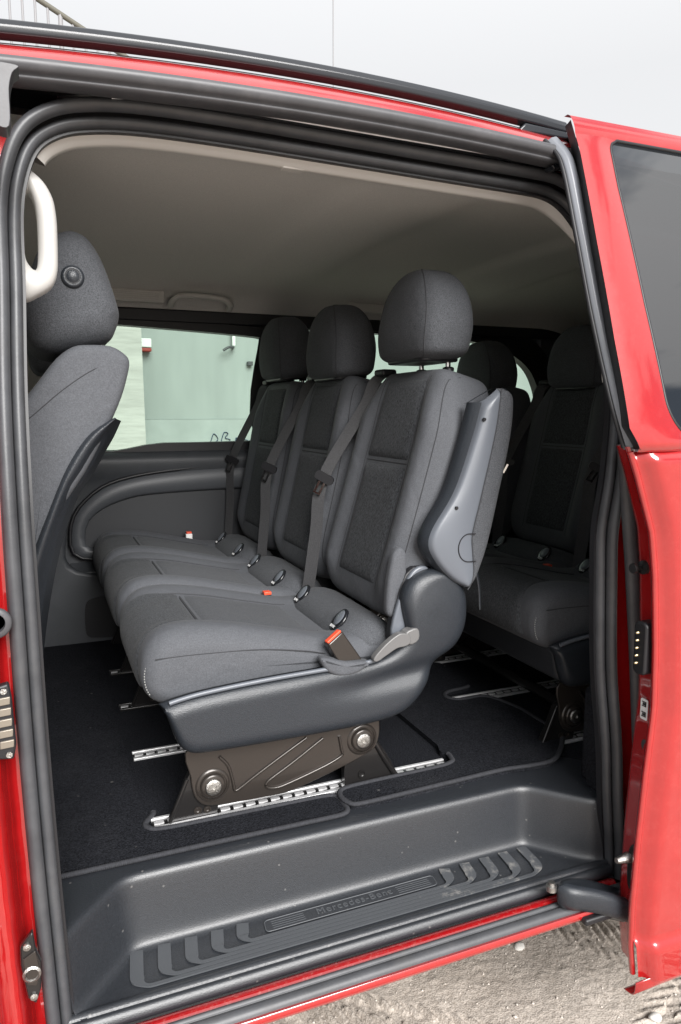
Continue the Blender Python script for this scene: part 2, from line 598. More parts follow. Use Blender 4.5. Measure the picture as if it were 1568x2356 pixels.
# building wall and stair flank seen through the windows
wallE = empty('building_wall', (3.0, 7.0, 0))
tag(wallE, 'pale mint plaster building wall seen through the far side windows', 'wall')
obj('plaster_face', box(-6, 9, 7.0, 7.3, 1.23, 3.1), 'plaster', wallE)
obj('lower_band', box(-6, 9, 6.985, 7.3, -0.1, 1.228), 'plaster_band', wallE)
obj('coping', box(-6, 9, 6.95, 7.35, 3.102, 3.18), 'concrete', wallE)
obj('joint', box(2.55, 2.56, 6.993, 7.05, 1.235, 3.1), 'trim_grey', wallE)
g1 = smooth([(1.53, 6.98, 1.02), (1.56, 6.98, 1.09), (1.60, 6.98, 1.04), (1.57, 6.98, 1.0), (1.62, 6.98, 1.0), (1.66, 6.98, 1.1), (1.70, 6.98, 1.09), (1.67, 6.98, 1.05),
             (1.72, 6.98, 1.03), (1.68, 6.98, 0.98), (1.76, 6.98, 1.0), (1.78, 6.98, 1.05), (1.80, 6.98, 1.0), (1.86, 6.98, 1.03), (1.95, 6.98, 1.0)], 8)
obj('graffiti', tube(g1, 0.013, 6, rb=0.003, up=(0, 0, 1)), 'graffiti', wallE)

flank = empty('stair_flank', (-1.0, 6.3, 0))
tag(flank, 'rough pale concrete stair flank left of the mint wall', 'stair')
obj('concrete_side', prism([(-5, -0.1), (0.84, -0.1), (0.82, 2.95), (-5, 4.6)], 6.3, 6.9), 'concrete', flank, smooth_=False)
railing = empty('stair_railing', (-1.0, 6.35, 3.0))
tag(railing, 'grey baluster railing with dark handrail descending beyond the roof', 'railing')
def rail_z(x): return 4.27-0.48*(x+0.0) if x > 0 else 4.27-0.47*x
obj('handrail', tube([(-2.4, 6.0, 5.35), (0.0, 6.0, 4.265), (0.2, 6.0, 4.17), (0.44, 6.0, 4.055), (0.92, 6.0, 3.83)], 0.02, 8), 'rail_olive', railing)
for k in range(18):
    x = 0.80-k*0.083
    zt = 4.27-0.47*x
    o = obj('baluster', tube([(x, 6.0, 2.9), (x, 6.0, zt)], 0.018 if k == 6 else 0.010, 6), 'rail_paint', railing)
mast = obj('mast', merge(tube([(5.62, 14, 0), (5.62, 14, 12)], 0.012, 8), lathe([(0.05, 0), (0.05, 0.04), (0.014, 0.06)], (5.62, 14, 0), 'z', 10)), 'rail_paint')
tag(mast, 'very thin pale mast rising into the grey sky', 'mast')
lp = empty('wall_lamp', (0.95, 6.95, 1.8))
tag(lp, 'small white wall lamp with red underside beside stair flank', 'lamp')
obj('housing', box(0.89, 0.99, 6.88, 6.995, 1.875, 1.955), 'lamp_white', lp, bevel=0.01)
obj('base', box(0.89, 0.99, 6.89, 6.99, 1.84, 1.872), 'lamp_red', lp, bevel=0.008)
br = empty('wall_bracket', (1.75, 6.95, 1.8))
tag(br, 'thin angled pipe bracket on mint wall with white top', 'bracket')
obj('arm', tube(smooth([(1.65, 6.9, 1.87), (1.70, 6.9, 1.90), (1.75, 6.92, 1.905), (1.765, 6.99, 1.905)], 5), 0.012, 8), 'trim_grey', br)
obj('post', box(1.748, 1.778, 6.93, 6.96, 1.92, 2.07), 'lamp_white', br, bevel=0.004)
jb = obj('junction_box', box(1.90, 1.95, 6.94, 6.995, 1.74, 1.78), 'trim_grey', bevel=0.005)
tag(jb, 'small grey junction box on the mint wall', 'box')

# ================================================================== VAN
van = empty('van', (0.8, 1.8, 0))
tag(van, 'red passenger van with its side door slid open', 'van')

def Yb(z):
    return 1.04+(0 if z < 1.12 else 0.13*((z-1.12)/0.6)**1.25)

INNER = [(-0.003,1.036,0.31),(-0.005,1.039,0.36),(-0.006,1.040,0.392),(-0.006,1.040,0.417),(-0.015,1.040,0.658),(-0.020,1.040,0.853),(-0.022,1.040,1.038),(-0.023,1.048,1.184),(-0.022,1.074,1.327),(-0.017,1.107,1.472),(-0.015,1.129,1.562),(-0.008,1.142,1.614),(0.008,1.154,1.661),(0.033,1.162,1.689),(0.073,1.166,1.707),(0.149,1.169,1.718),
 (0.278,1.170,1.720),(0.482,1.169,1.716),
 (0.657,1.168,1.712),(0.837,1.167,1.708),(0.894,1.166,1.704),(0.931,1.161,1.687),(0.961,1.152,1.653),(0.980,1.142,1.613),(0.990,1.121,1.532),(0.993,1.098,1.434),
 (0.994,1.080,1.354),(0.989,1.067,1.290),(0.965,1.047,1.179),(0.946,1.040,1.092),(0.947,1.040,1.019),(0.959,1.040,0.822),(0.981,1.040,0.670),(0.992,1.040,0.551),(1.004,1.040,0.440),(1.002,1.035,0.385)]
inner = smooth(INNER, 5)
def offset_path(path, dout, dy):
    """shift outwards in the x-z plane away from the opening"""
    out = []
    N = len(path)
    for i in range(N):
        a, b = path[max(i-1, 0)], path[min(i+1, N-1)]
        tx, tz = b[0]-a[0], b[2]-a[2]
        L = math.hypot(tx, tz) or 1
        out.append((path[i][0]-tz/L*dout, path[i][1]+dy, path[i][2]+tx/L*dout))
    return out
seal_in = obj('door_seal', sweep(inner, circ(0.0082, 14, 0.011), up=(0, 1, 0)), 'rubber_grey', van)
outer = [(a[0]*(1-f)+b[0]*f, a[1]*(1-f)+b[1]*f, a[2]*(1-f)+b[2]*f) for a, b, f in ((a, b, sstep(1.62, 1.71, a[2])) for a, b in zip(offset_path(inner, 0.0170, -0.011), offset_path(inner, 0.0165, -0.022)))]
seal_out = obj('door_seal', sweep(outer, circ(0.0094, 14, 0.0125), up=(0, 1, 0)), 'rubber_grey', van)
back = offset_path(inner, 0.008, 0.008)
obj('seal_carrier', sweep(back, [(-0.02, -0.006), (0.02, -0.006), (0.02, 0.006), (-0.02, 0.006)], up=(0, 1, 0)), 'black', van)

# body flange just outside the seal (red), B pillar and C pillar jambs
def bp_fn(u, v):
    z = 0.30+(1.765-0.30)*v
    x0 = -0.40
    i = min(range(len(outer)), key=lambda k: abs(outer[k][2]-z) if k < len(outer)*0.34 else 9)
    xe = outer[i][0]-0.006
    x = x0+(xe-x0)*u
    d = xe-x
    y = Yb(z)+0.012-0.045*sstep(0.012, 0.034, d)-0.025*sstep(0.052, 0.062, d)
    y += 0.006*math.exp(-((d-0.040)/0.006)**2)*(1 if z < 1.2 else 0.3)
    return (x, y, z)
bpil = obj('pillar', grid(bp_fn, 90, 60), 'paint', van)
def cp_fn(u, v):
    z = 0.36+(1.75-0.36)*v
    i = min(range(len(outer)), key=lambda k: abs(outer[k][2]-z) if k > len(outer)*0.58 else 9)
    xs_ = outer[i][0]+0.004
    x = xs_+(2.5-xs_)*u**2
    y = Yb(z)+0.010-0.012*sstep(0.02, 0.05, x-xs_)
    return (x, y, z)
obj('pillar', grid(cp_fn, 30, 50), 'paint', van)

# roof, drip trims, rail: cross sections swept along x
def xsweep(sec, x0, x1, n=24, bow=None, closed=False):
    rings = []
    for k in range(n+1):
        x = x0+(x1-x0)*k/n
        b = bow(x) if bow else 0
        rings.append([(x, y, z+b) for y, z in sec])
    return loft(rings, closed, closed)
def bow(x):
    d = abs(x-0.45)/0.45
    return -0.019*(d*d if d < 2 else 4*d-4)*0.95
obj('roof_panel', xsweep(smooth([(1.098, 1.766), (1.1005, 1.770), (1.108, 1.781), (1.122, 1.795), (1.14, 1.8045), (1.16, 1.811), (1.25, 1.822), (1.5, 1.845), (1.85, 1.86), (2.2, 1.845), (2.5, 1.81), (2.6, 1.74)], 4), -1.3, 2.75, 60, lambda x: bow(x) if -0.6 < x < 1.5 else bow(-0.6 if x < 0 else 1.5)), 'paint', van)
obj('roof_seam', tube([(-0.6+1.55*k/20, 1.133, 1.8025+bow(-0.6+1.55*k/20)) for k in range(21)], 0.0008, 5), 'black', van)
rail = [(1.128, 1.8145), (1.1265, 1.823), (1.131, 1.832), (1.140, 1.8355), (1.152, 1.834), (1.156, 1.828), (1.152, 1.815), (1.142, 1.8095)]
obj('roof_rail', xsweep(rail, -0.6, 0.905, 30, bow, True), 'rail_black', van, bevel=0.002, angle=25)
obj('rail_foot', merge(prism([(0.80, 1.785), (0.815, 1.8), (0.90, 1.797), (0.95, 1.785)], 1.128, 1.154)), 'rail_black', van, bevel=0.003)
obj('drip_trim', xsweep(smooth([(1.106, 1.7685), (1.093, 1.7675), (1.084, 1.7635), (1.0815, 1.757), (1.0845, 1.750), (1.092, 1.7455), (1.0925, 1.744), (1.0905, 1.7425), (1.097, 1.738), (1.112, 1.737), (1.13, 1.742)], 3), -0.6, 0.93, 40, lambda x: bow(x)*0.75), 'trim_grey', van)
obj('track_recess', xsweep([(1.10, 1.745), (1.19, 1.765), (1.192, 1.724), (1.18, 1.722)], -0.25, 1.2), 'black_gloss', van)
tr = smooth([(0.052, 1.165, 1.7345), (0.12, 1.145, 1.7400), (0.22, 1.133, 1.7440), (0.35, 1.130, 1.7425), (0.7, 1.130, 1.7385), (0.93, 1.130, 1.7360)], 8)
obj('door_track', sweep(tr, [(-0.012, -0.0035), (0.012, -0.0035), (0.014, 0.002), (-0.012, 0.004)], up=(0, 0, 1)), 'black_gloss', van, bevel=0.0012)
obj('track_edge', tube([(p[0], p[1]-0.012, p[2]-0.004) for p in tr[8:]], 0.0014, 6), 'aluminium', van)
obj('track_arm', merge(prism([(0.845, 1.722), (0.905, 1.742), (0.955, 1.746), (0.955, 1.737), (0.905, 1.731), (0.85, 1.716)], 1.09, 1.115)), 'black_gloss', van, bevel=0.002)
obj('front_door_trim', prism(smooth([(-0.30, 1.700), (-0.02, 1.7), (0.001, 1.6985), (-0.006, 1.690), (-0.0105, 1.672), (-0.0125, 1.631), (-0.03, 1.630), (-0.30, 1.63)], 4, True), 0.985, 1.02), 'trim_grey', van, bevel=0.003)
obj('front_door_gap', box(-0.40, -0.08, 1.02, 1.06, 1.2, 1.70), 'black', van)

# front door skin left of the pillar
def fd_fn(u, v):
    z = 0.28+0.97*v
    return (-1.3+1.2*u, 0.985-0.03*math.sin(math.pi*min(1, v*1.02))+0.0, z)
obj('front_door', grid(fd_fn, 20, 24), 'paint', van, solid=0.02)

# sill: painted bar, rubber lip, painted lower lip
obj('sill_bar', xsweep(smooth([(1.03, 0.375), (1.018, 0.395), (1.008, 0.402), (0.998, 0.402), (0.992, 0.396), (0.989, 0.386), (0.99, 0.376)], 4), -0.5, 0.985), 'paint_sill', van)
obj('sill_rubber', xsweep(smooth([(0.995, 0.400), (0.988, 0.4045), (0.984, 0.402), (0.9825, 0.3995), (0.977, 0.402), (0.970, 0.400), (0.9655, 0.394), (0.9645, 0.386), (0.967, 0.378)], 4), -0.5, 0.99), 'rubber_grey', van)
obj('sill_panel', xsweep([(0.9655, 0.392), (0.9590, 0.3935), (0.9565, 0.390), (0.9575, 0.381), (0.963, 0.3775), (1.0, 0.372), (1.05, 0.32), (1.3, 0.285)], -0.5, 1.02), 'paint', van)
obj('sill_end', xsweep([(0.9655, 0.392), (0.9590, 0.3935), (0.9565, 0.390), (0.9575, 0.381), (0.963, 0.3775), (1.0, 0.372), (1.05, 0.32), (1.3, 0.285)], 1.02, 2.6), 'black', van)
obj('sill_gap', xsweep([(1.032, 0.40), (1.028, 0.384), (1.02, 0.380), (1.005, 0.372)], -0.4, 1.0), 'black', van)
obj('underbody', box(-1.3, 2.6, 1.06, 2.58, 0.29, 0.37), 'black', van)

# step tub: plan outline swept upwards
plan = smooth([(0.992, 1.042), (0.965, 1.056), (0.925, 1.097), (0.893, 1.132), (0.874, 1.1455), (0.84, 1.148), (0.6, 1.148), (0.3, 1.148), (0.125, 1.148), (0.098, 1.144), (0.080, 1.129), (0.040, 1.083), (0.010, 1.048), (0.002, 1.040)], 8)
plan = resample(plan, 150)
def plan_off(o, zmap):
    out = []
    N = len(plan)
    for i in range(N):
        a, b = plan[max(i-1, 0)], plan[min(i+1, N-1)]
        tx, ty = b[0]-a[0], b[1]-a[1]
        L = math.hypot(tx, ty)
        out.append((plan[i][0]+ty/L*o, plan[i][1]-tx/L*o, zmap))
    return out
def plan_rows(rows): return [plan_off(o, z) for o, z in rows]
prof = smooth([(-0.022, 0.4180), (-0.014, 0.4187), (-0.006, 0.4225), (-0.0015, 0.431), (0.001, 0.445), (0.006, 0.49), (0.010, 0.5255), (0.0125, 0.5335), (0.018, 0.5385), (0.028, 0.5400), (0.045, 0.5403)], 4)
rows = plan_rows(prof)
last = []
for i in range(len(plan)):
    x, y, z = rows[-1][i]
    s = i/(len(plan)-1)
    if y > 1.16 and 0.06 < x < 0.92: last.append((x, 1.30, 0.5403))
    else: last.append((x+(0.12 if x > 0.5 else -0.12), y+0.06, 0.5403))
rows2 = rows+[last]
step = obj('step_tub', loft(rows2, False, False), 'step_plastic', van)
tread_poly = [(p[0], p[1], 0.4180) for p in rows[0] if p[1] > 1.043]
tread_poly = [tread_poly[0][:1]+(1.040, 0.418)]+tread_poly+[tread_poly[-1][:1]+(1.040, 0.418)]
V = tread_poly+[(0.45, 1.045, 0.418)]
nT = len(tread_poly)
obj('tread', (V, [(i, i+1, nT) for i in range(nT-1)]+[(nT-1, 0, nT)]), 'step_plastic', step)
obj('tread_lip', xsweep(smooth([(1.046, 0.416), (1.0445, 0.4185), (1.041, 0.4215), (1.036, 0.4222), (1.031, 0.4200), (1.029, 0.4170), (1.0265, 0.4175), (1.022, 0.4165), (1.018, 0.4115), (1.0165, 0.405), (1.019, 0.398), (1.026, 0.394)], 4), -0.004, 0.995), 'step_plastic', step)
# nested U-shaped tread strips
def ustrip(k, part):
    xl, xr = 0.103+0.0445*k, 0.862-0.045*k
    yb = 1.0535+0.0086*k
    yt = 1.136-0.0006*k
    wl = 0.0105
    r = 0.022-0.0018*k
    pts = []
    lean = 0.012
    L = [(xl+lean*0.2, yt), (xl-0.004, yb+r+0.004)]
    for q in range(1, 8):
        a = math.pi+q/8*math.pi/2
        L.append((xl-0.004+r+r*math.cos(a), yb+r+0.004+(r+0.004)*math.sin(a)))
    rx, ry = 0.034-0.002*k, min(0.040, yt-yb-0.010)
    Lr = [(xr+0.003, yt), (xr, yb+ry)]
    for q in range(1, 8):
        a = -q/8*math.pi/2
        Lr.append((xr-rx+rx*math.cos(a), yb+ry+ry*math.sin(a)))
    mid0, mid1 = (xl+r, yb), (xr-rx-0.004, yb)
    xm = 0.60+0.02*math.sin(k*2.1)
    if part == 0: path = L+[mid0, (xm, yb)]
    else: path = Lr+[mid1, (xm, yb)]
    path = smooth([(p[0], p[1], 0.4192) for p in path], 3)
    rings = []
    for p, t, u, s in frames(path, up=(0, 0, 1)):
        f = sstep(yb+0.002, yb+0.020, p.y)
        w = 0.0033+(wl-0.0033)*f
        rings.append([p+s*w, p+s*w+u*0.0024, p-s*w+u*0.0024, p-s*w])
    return loft(rings)
for k in range(5):
    obj('tread_strip', ustrip(k, 0), 'strip_plastic', step, smooth_=False)
    obj('tread_strip', ustrip(k, 1), 'strip_dusty', step, smooth_=False)
# name plate with raised rim, lines and lettering
def rrect(x0, x1, y0, y1, r, n=5):
    out = []
    for cx, cy, a0 in ((x1-r, y1-r, 0), (x0+r, y1-r, 90), (x0+r, y0+r, 180), (x1-r, y0+r, 270)):
        for k in range(n+1):
            a = rad(a0+90*k/n)
            out.append((cx+r*math.cos(a), cy+r*math.sin(a)))
    return out
PX0, PX1, PY0, PY1 = 0.318, 0.652, 1.0985, 1.1265
rr = [(x+(y-1.114)*0.12, y) for x, y in rrect(PX0, PX1, PY0, PY1, 0.007)]
obj('name_plate', prism(rr, 0.4185, 0.4197, 'z'), 'step_plastic', step, bevel=0.0006)
obj('plate_rim', tube([(x, y, 0.4197) for x, y in rr], 0.0011, 6, True), 'strip_plastic', step)
for q in range(4):
    yy = PY0+0.006+q*0.0052
    obj('plate_line', box(PX0+0.012, PX0+0.072, yy-0.0005, yy+0.0005, 0.4197, 0.4205), 'strip_plastic', step)
    obj('plate_line', box(PX1-0.080, PX1-0.012, yy-0.0005, yy+0.0005, 0.4197, 0.4205), 'strip_plastic', step)
def text_mesh(name, body, size, mtx, material, parent, depth=0.0004, space=1.0):
    cu = bpy.data.curves.new(name, 'FONT')
    cu.body = body; cu.size = size; cu.extrude = depth; cu.align_x = 'CENTER'; cu.align_y = 'CENTER'
    cu.space_character = space
    to = bpy.data.objects.new(name, cu)
    me = bpy.data.meshes.new_from_object(to)
    bpy.data.objects.remove(to); 
    org = ORG[parent]
    for v in me.vertices: v.co = (mtx @ v.co)-org
    me.materials.clear(); me.materials.append(MATS[material])
    o = bpy.data.objects.new(name, me)
    COL.objects.link(o); o.parent = parent; ORG[o] = org
    return o
text_mesh('lettering', 'Mercedes-Benz', 0.0215, Matrix.Translation((0.487, 1.1135, 0.4201)), 'strip_plastic', step, 0.0006, 1.12)

# floor
floor_o = obj('floor', box(-1.3, 2.6, 1.21, 2.56, 0.50, 0.5396), 'carpet', van)
obj('floor_edge', box(-0.9, -0.06, 1.06, 1.21, 0.50, 0.5392), 'black', van)
obj('floor_edge', box(0.99, 2.5, 1.06, 1.21, 0.50, 0.5392), 'black', van)

# seat rails
def rail_track(y, x0, x1, lip='aluminium'):
    base = obj('seat_rail', box(x0, x1, y-0.020, y+0.020, 0.535, 0.5425), 'black_metal', van)
    obj('rail_lip', merge(box(x0, x1, y-0.021, y-0.012, 0.540, 0.5455), box(x0, x1, y+0.013, y+0.020, 0.540, 0.5455)), lip, base, bevel=0.001)
    parts = []
    x = x0+0.004
    while x < x1-0.012:
        parts.append(prism([(x, y-0.0035), (x+0.009, y-0.005), (x+0.018, y-0.0035), (x+0.018, y+0.0035), (x+0.009, y+0.005), (x, y+0.0035)], 0.541, 0.545, 'z'))
        x += 0.025
    obj('rail_teeth', merge(*parts), 'aluminium', base, smooth_=False)
for y in (1.297, 1.590, 1.880, 2.153):
    rail_track(y, 0.157, 0.785, 'aluminium' if y < 1.7 else 'black_metal')
    rail_track(y, 0.985, 1.75)

# headliner
sec = smooth([(1.190, 1.716), (1.215, 1.716), (1.27, 1.722), (1.40, 1.742), (1.85, 1.755), (2.2, 1.742), (2.38, 1.722), (2.48, 1.69), (2.53, 1.652), (2.545, 1.634)], 5)
def hl_fn(u, v):
    i = v*(len(sec)-1); k = min(int(i), len(sec)-2); f = i-k
    y = sec[k][0]+(sec[k+1][0]-sec[k][0])*f
    z = sec[k][1]+(sec[k+1][1]-sec[k][1])*f
    x = -1.25+3.7*u
    w = sstep(1.22, 1.45, y)*sstep(2.5, 2.2, y)
    for c, d in ((0.62, 0.010), (1.35, 0.012)):
        z -= w*d*(sstep(c-0.05, c, x)-sstep(c+0.22, c+0.30, x))
    z -= 0.10*sstep(1.85, 2.45, x)
    return (x, y, z)
hl = obj('headliner', grid(hl_fn, 140, 46), 'headliner', van)
cut = offset_path(inner, -0.008, 0.016)
edge_rings = []
N = len(cut)
i0 = next(i for i in range(N) if cut[i][2] > 1.655)
i1 = max(i for i in range(N) if cut[i][2] > 1.34)
p_in = offset_path(inner, -0.010, 0.012); p_mid = offset_path(inner, -0.0225, 0.024); p_low = offset_path(inner, -0.024, 0.034)
p_end = offset_path(inner, 0.014, 0.060)
def taper(p):
    out = []
    for a, b in zip(p_in, p):
        f = 1.0 if a[0] < 0.5 else 0.16+0.84*sstep(1.57, 1.70, a[2])
        out.append(tuple(a[k]*(1-f)+b[k]*f for k in range(3)))
    return out
p_mid, p_low, p_end = taper(p_mid), taper(p_low), taper(p_end)
obj('headliner_edge', loft([p[i0:i1] for p in (p_in, p_mid, p_low, p_end)], False, False), 'beige_trim', van)
for x in (0.41, 0.445, 0.575):
    w = 0.020 if x != 0.445 else 0.006
    obj('coat_hook', merge(box(x-w, x+w, 1.193, 1.212, 1.6935, 1.7005)), 'beige_trim', van, bevel=0.003)
# far ceiling vent, grab handle, lamp
def far_y(z): return 2.50
vent = obj('air_vent', box(0.235, 0.405, 2.478, 2.50, 1.650, 1.690), 'beige_trim', van, bevel=0.006)
for q in range(5):
    obj('vent_slat', box(0.245, 0.385, 2.4745, 2.482, 1.6565+q*0.0062, 1.6595+q*0.0062), 'headliner', vent)
obj('grab_handle', sweep(smooth([(0.425, 2.50, 1.646), (0.428, 2.470, 1.658), (0.450, 2.458, 1.672), (0.52, 2.456, 1.675), (0.595, 2.458, 1.668), (0.617, 2.47, 1.654), (0.620, 2.50, 1.642)], 6), circ(0.012, 10, 0.009), up=(0, 0, 1)), 'beige_trim', van)
obj('vent_panel', box(1.05, 1.20, 2.478, 2.50, 1.655, 1.69), 'beige_trim', van, bevel=0.006)

# far side wall with window openings
YF = 2.555
wparts = [box(-1.3, 2.5, YF, YF+0.03, 0.50, 1.165),
          box(-1.3, 2.5, YF, YF+0.03, 1.60, 1.72),
          box(-0.25, 0.13, YF, YF+0.03, 1.165, 1.60),
          box(0.795, 0.845, YF, YF+0.03, 1.165, 1.60),
          box(1.955, 2.5, YF, YF+0.03, 1.165, 1.60)]
wparts += [box(1.84, 1.96, YF+0.032, YF+0.037, 1.572, 1.62), box(1.925, 1.96, YF+0.032, YF+0.037, 1.50, 1.572)]
obj('side_panel', merge(*wparts), 'door_trim', van, smooth_=False)
fr1 = smooth([(0.14, 1.18), (0.14, 1.59), (0.20, 1.603), (0.45, 1.595), (0.73, 1.580), (0.775, 1.565), (0.787, 1.53), (0.79, 1.35), (0.79, 1.21), (0.775, 1.185), (0.72, 1.177), (0.4, 1.174)], 5, True)
wfr = obj('window_frame', sweep([(x, 2.552, z) for x, z in fr1], [(-0.02, -0.012), (0.012, -0.012), (0.014, 0.0), (0.012, 0.035), (-0.02, 0.035)], True, (0, 1, 0)), 'black', van)
obj('window_pane', prism(fr1, 2.592, 2.596), 'glass_green', wfr, smooth_=False)
fr2 = smooth([(0.86, 1.19), (0.855, 1.54), (0.89, 1.585), (1.2, 1.585), (1.5, 1.575), (1.66, 1.565), (1.78, 1.535), (1.88, 1.475), (1.93, 1.40), (1.95, 1.32), (1.95, 1.24), (1.92, 1.19), (1.4, 1.176)], 6, True)
fr2 = inset_poly(fr2, -0.016)
wfr2 = obj('window_frame', sweep([(x, 2.552, z) for x, z in fr2], [(-0.010, -0.008), (0.010, -0.008), (0.012, 0.0), (0.010, 0.035), (-0.010, 0.035)], True, (0, 1, 0)), 'black', van)
obj('window_pane', prism(fr2, 2.592, 2.596), 'glass_green', wfr2, smooth_=False)
for fr_, d_, w_ in ((fr1, 0.05, wfr), (fr2, 0.10, wfr2)):
    obj('window_surround', loft([[(x, 2.5535, z) for x, z in inset_poly(fr_, -0.004)], [(x, 2.5537, z) for x, z in inset_poly(fr_, -d_*0.5)], [(x, 2.5539, z) for x, z in inset_poly(fr_, -d_)]], True, False), 'black', w_)
obj('window_cover', box(-0.3, 2.5, 2.535, 2.556, 1.598, 1.64), 'black', van, bevel=0.006)
ledge = obj('window_ledge', xsweep(smooth([(2.575, 1.172), (2.545, 1.168), (2.525, 1.155), (2.515, 1.135), (2.52, 1.10), (2.535, 1.06), (2.545, 0.98), (2.55, 0.6), (2.552, 0.52)], 4), 0.02, 2.3), 'door_trim', van)
ro = smooth([(0.95, 1.120), (0.642, 1.114), (0.353, 1.092), (0.21, 1.060), (0.132, 1.006), (0.092, 0.950), (0.081, 0.881), (0.087, 0.837), (0.116, 0.815), (0.27, 0.800), (0.6, 0.797), (0.95, 0.80)], 5)
ri = smooth([(0.95, 1.028), (0.636, 1.030), (0.324, 1.020), (0.215, 0.993), (0.151, 0.953), (0.130, 0.913), (0.127, 0.868), (0.139, 0.848), (0.274, 0.842), (0.608, 0.839), (0.95, 0.842)], 5)
ro, ri = resample(ro, 60), resample(ri, 60)
mids = [((a[0]+b[0])/2, (a[1]+b[1])/2) for a, b in zip(ro, ri)]
def ring_at(poly, y): return [(x, y, z) for x, z in poly]
obj('armrest_moulding', loft([ring_at(ro, 2.548), ring_at(ro, 2.527), ring_at([(a[0]*0.93+b[0]*0.07, a[1]*0.93+b[1]*0.07) for a, b in zip(ro, ri)], 2.520), ring_at(mids, 2.513), ring_at([(a[0]*0.12+b[0]*0.88, a[1]*0.12+b[1]*0.88) for a, b in zip(ro, ri)], 2.518), ring_at(ri, 2.526), ring_at(ri, 2.540)], False, False), 'trim_band', van)
obj('trim_inlay', prism(ri, 2.534, 2.55), 'door_trim_dark', van, smooth_=False)
obj('trim_groove', tube([(x, 2.524, z) for x, z in [(q[0]-0.002, q[1]+0.003) for q in ro]], 0.0065, 6), 'black', van)
obj('trim_foot', xsweep([(2.545, 0.80), (2.50, 0.775), (2.497, 0.76), (2.55, 0.755)], 0.078, 1.0, 2), 'door_trim', van, smooth_=False)
obj('pillar_trim', prism(smooth([(-0.06, 0.50), (-0.05, 0.9), (-0.03, 1.17), (0.09, 1.17), (0.075, 0.95), (0.07, 0.8), (0.20, 0.76), (0.24, 0.72), (0.24, 0.50)], 4, True), 2.49, 2.55), 'door_trim', van, bevel=0.012)
obj('speaker_grille', prism(smooth([(0.113, 0.655), (0.128, 0.684), (0.176, 0.692), (0.30, 0.686), (0.30, 0.560), (0.133, 0.556), (0.113, 0.575)], 4, True), 2.483, 2.488), 'black', van)
obj('pillar_cover', prism(smooth([(-0.13, 1.17), (-0.12, 1.66), (0.10, 1.66), (0.125, 1.60), (0.12, 1.17)], 3, True), 2.50, 2.555), 'beige_trim', van, bevel=0.015)
# front compartment: dashboard, windscreen, near and far front windows; unseen, added to dim the far seats
obj('dashboard', prism([(-1.30, 0.54), (-1.30, 1.12), (-1.10, 1.14), (-0.98, 1.08), (-0.92, 0.95), (-1.0, 0.54)], 1.07, 2.55), 'door_trim_dark', van, bevel=0.03)
obj('windscreen', ([(-1.55, 1.08, 1.10), (-1.55, 2.56, 1.10), (-1.0, 2.50, 1.765), (-1.0, 1.16, 1.765)], [(0, 1, 2, 3)]), 'glass_front', van, smooth_=False)
obj('front_window', ([(-1.30, 1.00, 1.24), (-0.10, 1.00, 1.24), (-0.10, 1.10, 1.70), (-1.05, 1.10, 1.70)], [(0, 1, 2, 3)]), 'glass_front', van, smooth_=False)
obj('front_window', ([(-1.30, 2.58, 1.165), (-0.25, 2.58, 1.165), (-0.25, 2.57, 1.60), (-1.05, 2.57, 1.60)], [(0, 1, 2, 3)]), 'glass_front', van, smooth_=False)
# near side inner trims behind the opening
obj('side_trim', merge(prism([(1.004, 0.5405), (1.004, 0.76), (1.02, 1.4), (2.4, 1.4), (2.4, 0.5405)], 1.062, 1.112)), 'carpet', van, smooth_=False)
obj('wheel_arch_trim', prism([(1.012, 0.5405), (1.012, 0.735), (1.05, 0.76), (1.7, 0.80), (1.7, 0.5405)], 1.113, 1.142), 'carpet', van, bevel=0.01)
obj('rear_pillar_trim', xsweep([(1.185, 1.70), (1.16, 1.60), (1.13, 1.50), (1.10, 1.40)], 1.0, 2.4, 4), 'headliner', van)
obj('rear_panel', merge(box(2.42, 2.46, 1.1, 2.56, 0.5, 1.15), box(2.42, 2.46, 1.1, 2.56, 1.50, 1.68)), 'door_trim_dark', van)
obj('rear_pane', box(2.43, 2.436, 1.12, 2.55, 1.15, 1.50), 'glass_dark', van)

# B pillar grab handle (ivory) as loft of outline with hole
ho = resample(smooth([(-0.028, 1.57), (-0.016, 1.625), (-0.001, 1.650), (0.011, 1.641), (0.026, 1.627), (0.0365, 1.607), (0.040, 1.588), (0.041, 1.563), (0.0395, 1.512), (0.036, 1.493), (0.028, 1.479), (0.011, 1.467), (-0.012, 1.459), (-0.03, 1.49), (-0.028, 1.57)], 5), 70)
hi = resample(smooth([(-0.004, 1.57), (-0.002, 1.600), (0.003, 1.612), (0.007, 1.609), (0.0105, 1.600), (0.013, 1.588), (0.0142, 1.573), (0.0138, 1.536), (0.012, 1.511), (0.0095, 1.503), (0.006, 1.503), (0.002, 1.507), (-0.003, 1.516), (-0.0048, 1.534), (-0.004, 1.57)], 5), 70)
def hmix(f): return [(a[0]*(1-f)+b[0]*f, a[1]*(1-f)+b[1]*f) for a, b in zip(ho, hi)]
def hy(z): return 1.172+0.05*(z-1.55)
def hring(poly, dy): return [(x, hy(z)+dy, z) for x, z in poly]
obj('pillar_handle', loft([hring(ho, 0.030), hring(ho, 0.008), hring(hmix(0.10), 0.002), hring(hmix(0.3), -0.003), hring(hmix(0.6), -0.004), hring(hmix(0.85), 0.000), hring(hi, 0.008), hring(hi, 0.030)], True, False), 'ivory', van)

